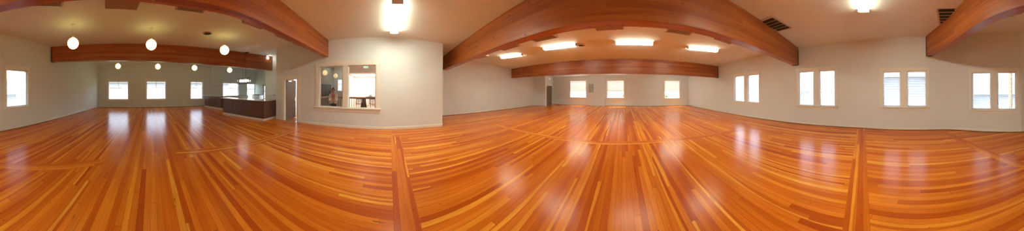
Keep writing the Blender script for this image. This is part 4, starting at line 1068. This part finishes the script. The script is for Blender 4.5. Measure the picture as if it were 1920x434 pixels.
def bush(c, r, h, label):
    t = thing('shrub', label, 'shrub', (*c, GZ)); rnd = random.Random(int(c.x*100)); m = MB()
    for k in range(260):
        a = rnd.uniform(0, 2*PI); b = rnd.uniform(-.5, 1.5); rr_ = r*rnd.uniform(.6, 1.0); p = Vector((rr_*math.cos(a)*math.cos(b), rr_*math.sin(a)*math.cos(b), h*.5+h*.5*math.sin(b)))
        u = Vector((rnd.uniform(-1, 1), rnd.uniform(-1, 1), rnd.uniform(-1, 1))).normalized()*.16; v = u.orthogonal().normalized()*.09
        m.quad(p-u, p+v, p+u, p-v)
    m.build('foliage', M['leaf'], t); MB().tube([(0, 0, 0), (0, 0, h*.6)], [.06, .03], 8).build('stem', M['bark'], t)
for q, d, lb in ((2.2, 2.4, 'leafy shrub outside the window nearest the far right corner'), (6.8, 2.3, 'leafy shrub outside the middle far right window'), (10.4, 2.4, 'leafy shrub outside the far window beside the electrical panel')):
    bush(nb(w_right, q, d), .7, 1.7, lb)

# ------------------------------------------------------------------ sky, sun, camera, view
wd = bpy.data.worlds.new('world'); bpy.context.scene.world = wd; wd.use_nodes = True; nt = wd.node_tree
bg = nt.nodes['Background']; sk = nt.nodes.new('ShaderNodeTexSky'); sk.sky_type = 'NISHITA'; sk.sun_disc = False; sk.sun_elevation = math.radians(60); sk.sun_rotation = math.radians(40); sk.dust_density = 2.0
hs = nt.nodes.new('ShaderNodeHueSaturation'); hs.inputs['Saturation'].default_value = .6; nt.links.new(sk.outputs[0], hs.inputs['Color']); nt.links.new(hs.outputs[0], bg.inputs['Color'])
bg.inputs['Strength'].default_value = .36
sl = bpy.data.lights.new('sun', 'SUN'); sl.energy = 8.0; sl.angle = math.radians(.6); sl.color = (1, .93, .80); so = bpy.data.objects.new('sun', sl); C.objects.link(so)
# sun stands beyond the far right end wall
n_out = Vector(w_right.at(5, -1.0) - w_right.at(5)); t_al = (R1-Q4).normalized()
sd = Vector((*(n_out.normalized()*math.cos(.35)+t_al*math.sin(.35)), 0))*math.cos(math.radians(62)) + Vector((0, 0, math.sin(math.radians(62))))
so.rotation_euler = (-sd).to_track_quat('-Z', 'Y').to_euler()

cd = bpy.data.cameras.new('camera'); cam = bpy.data.objects.new('camera', cd); C.objects.link(cam); bpy.context.scene.camera = cam
cd.type = 'PANO'; cd.panorama_type = 'CENTRAL_CYLINDRICAL'
cd.central_cylindrical_range_u_min = -PI; cd.central_cylindrical_range_u_max = PI
cd.central_cylindrical_radius = 1.0
cd.central_cylindrical_range_v_min = -(434-YC)/F; cd.central_cylindrical_range_v_max = YC/F
cd.clip_start = .05; cd.clip_end = 300
# slight tilt: horizon sits TA px lower towards TX
p1 = phi(TX); axis = Vector((math.cos(p1), -math.sin(p1), 0))
T = Matrix.Rotation(TA/F, 4, axis)
cam.matrix_world = Matrix.Translation((0, 0, H)) @ T @ Matrix.Rotation(PI/2, 4, 'X')
sc = bpy.context.scene
sc.view_settings.view_transform = 'Standard'; sc.view_settings.look = 'None'; sc.view_settings.gamma = 1; sc.view_settings.exposure = 1.88
sc.view_settings.use_curve_mapping = False
sc.cycles.max_bounces = 10; sc.cycles.diffuse_bounces = 6; sc.cycles.transparent_max_bounces = 16; sc.cycles.sample_clamp_indirect = 8
sc.cycles.use_denoising = True
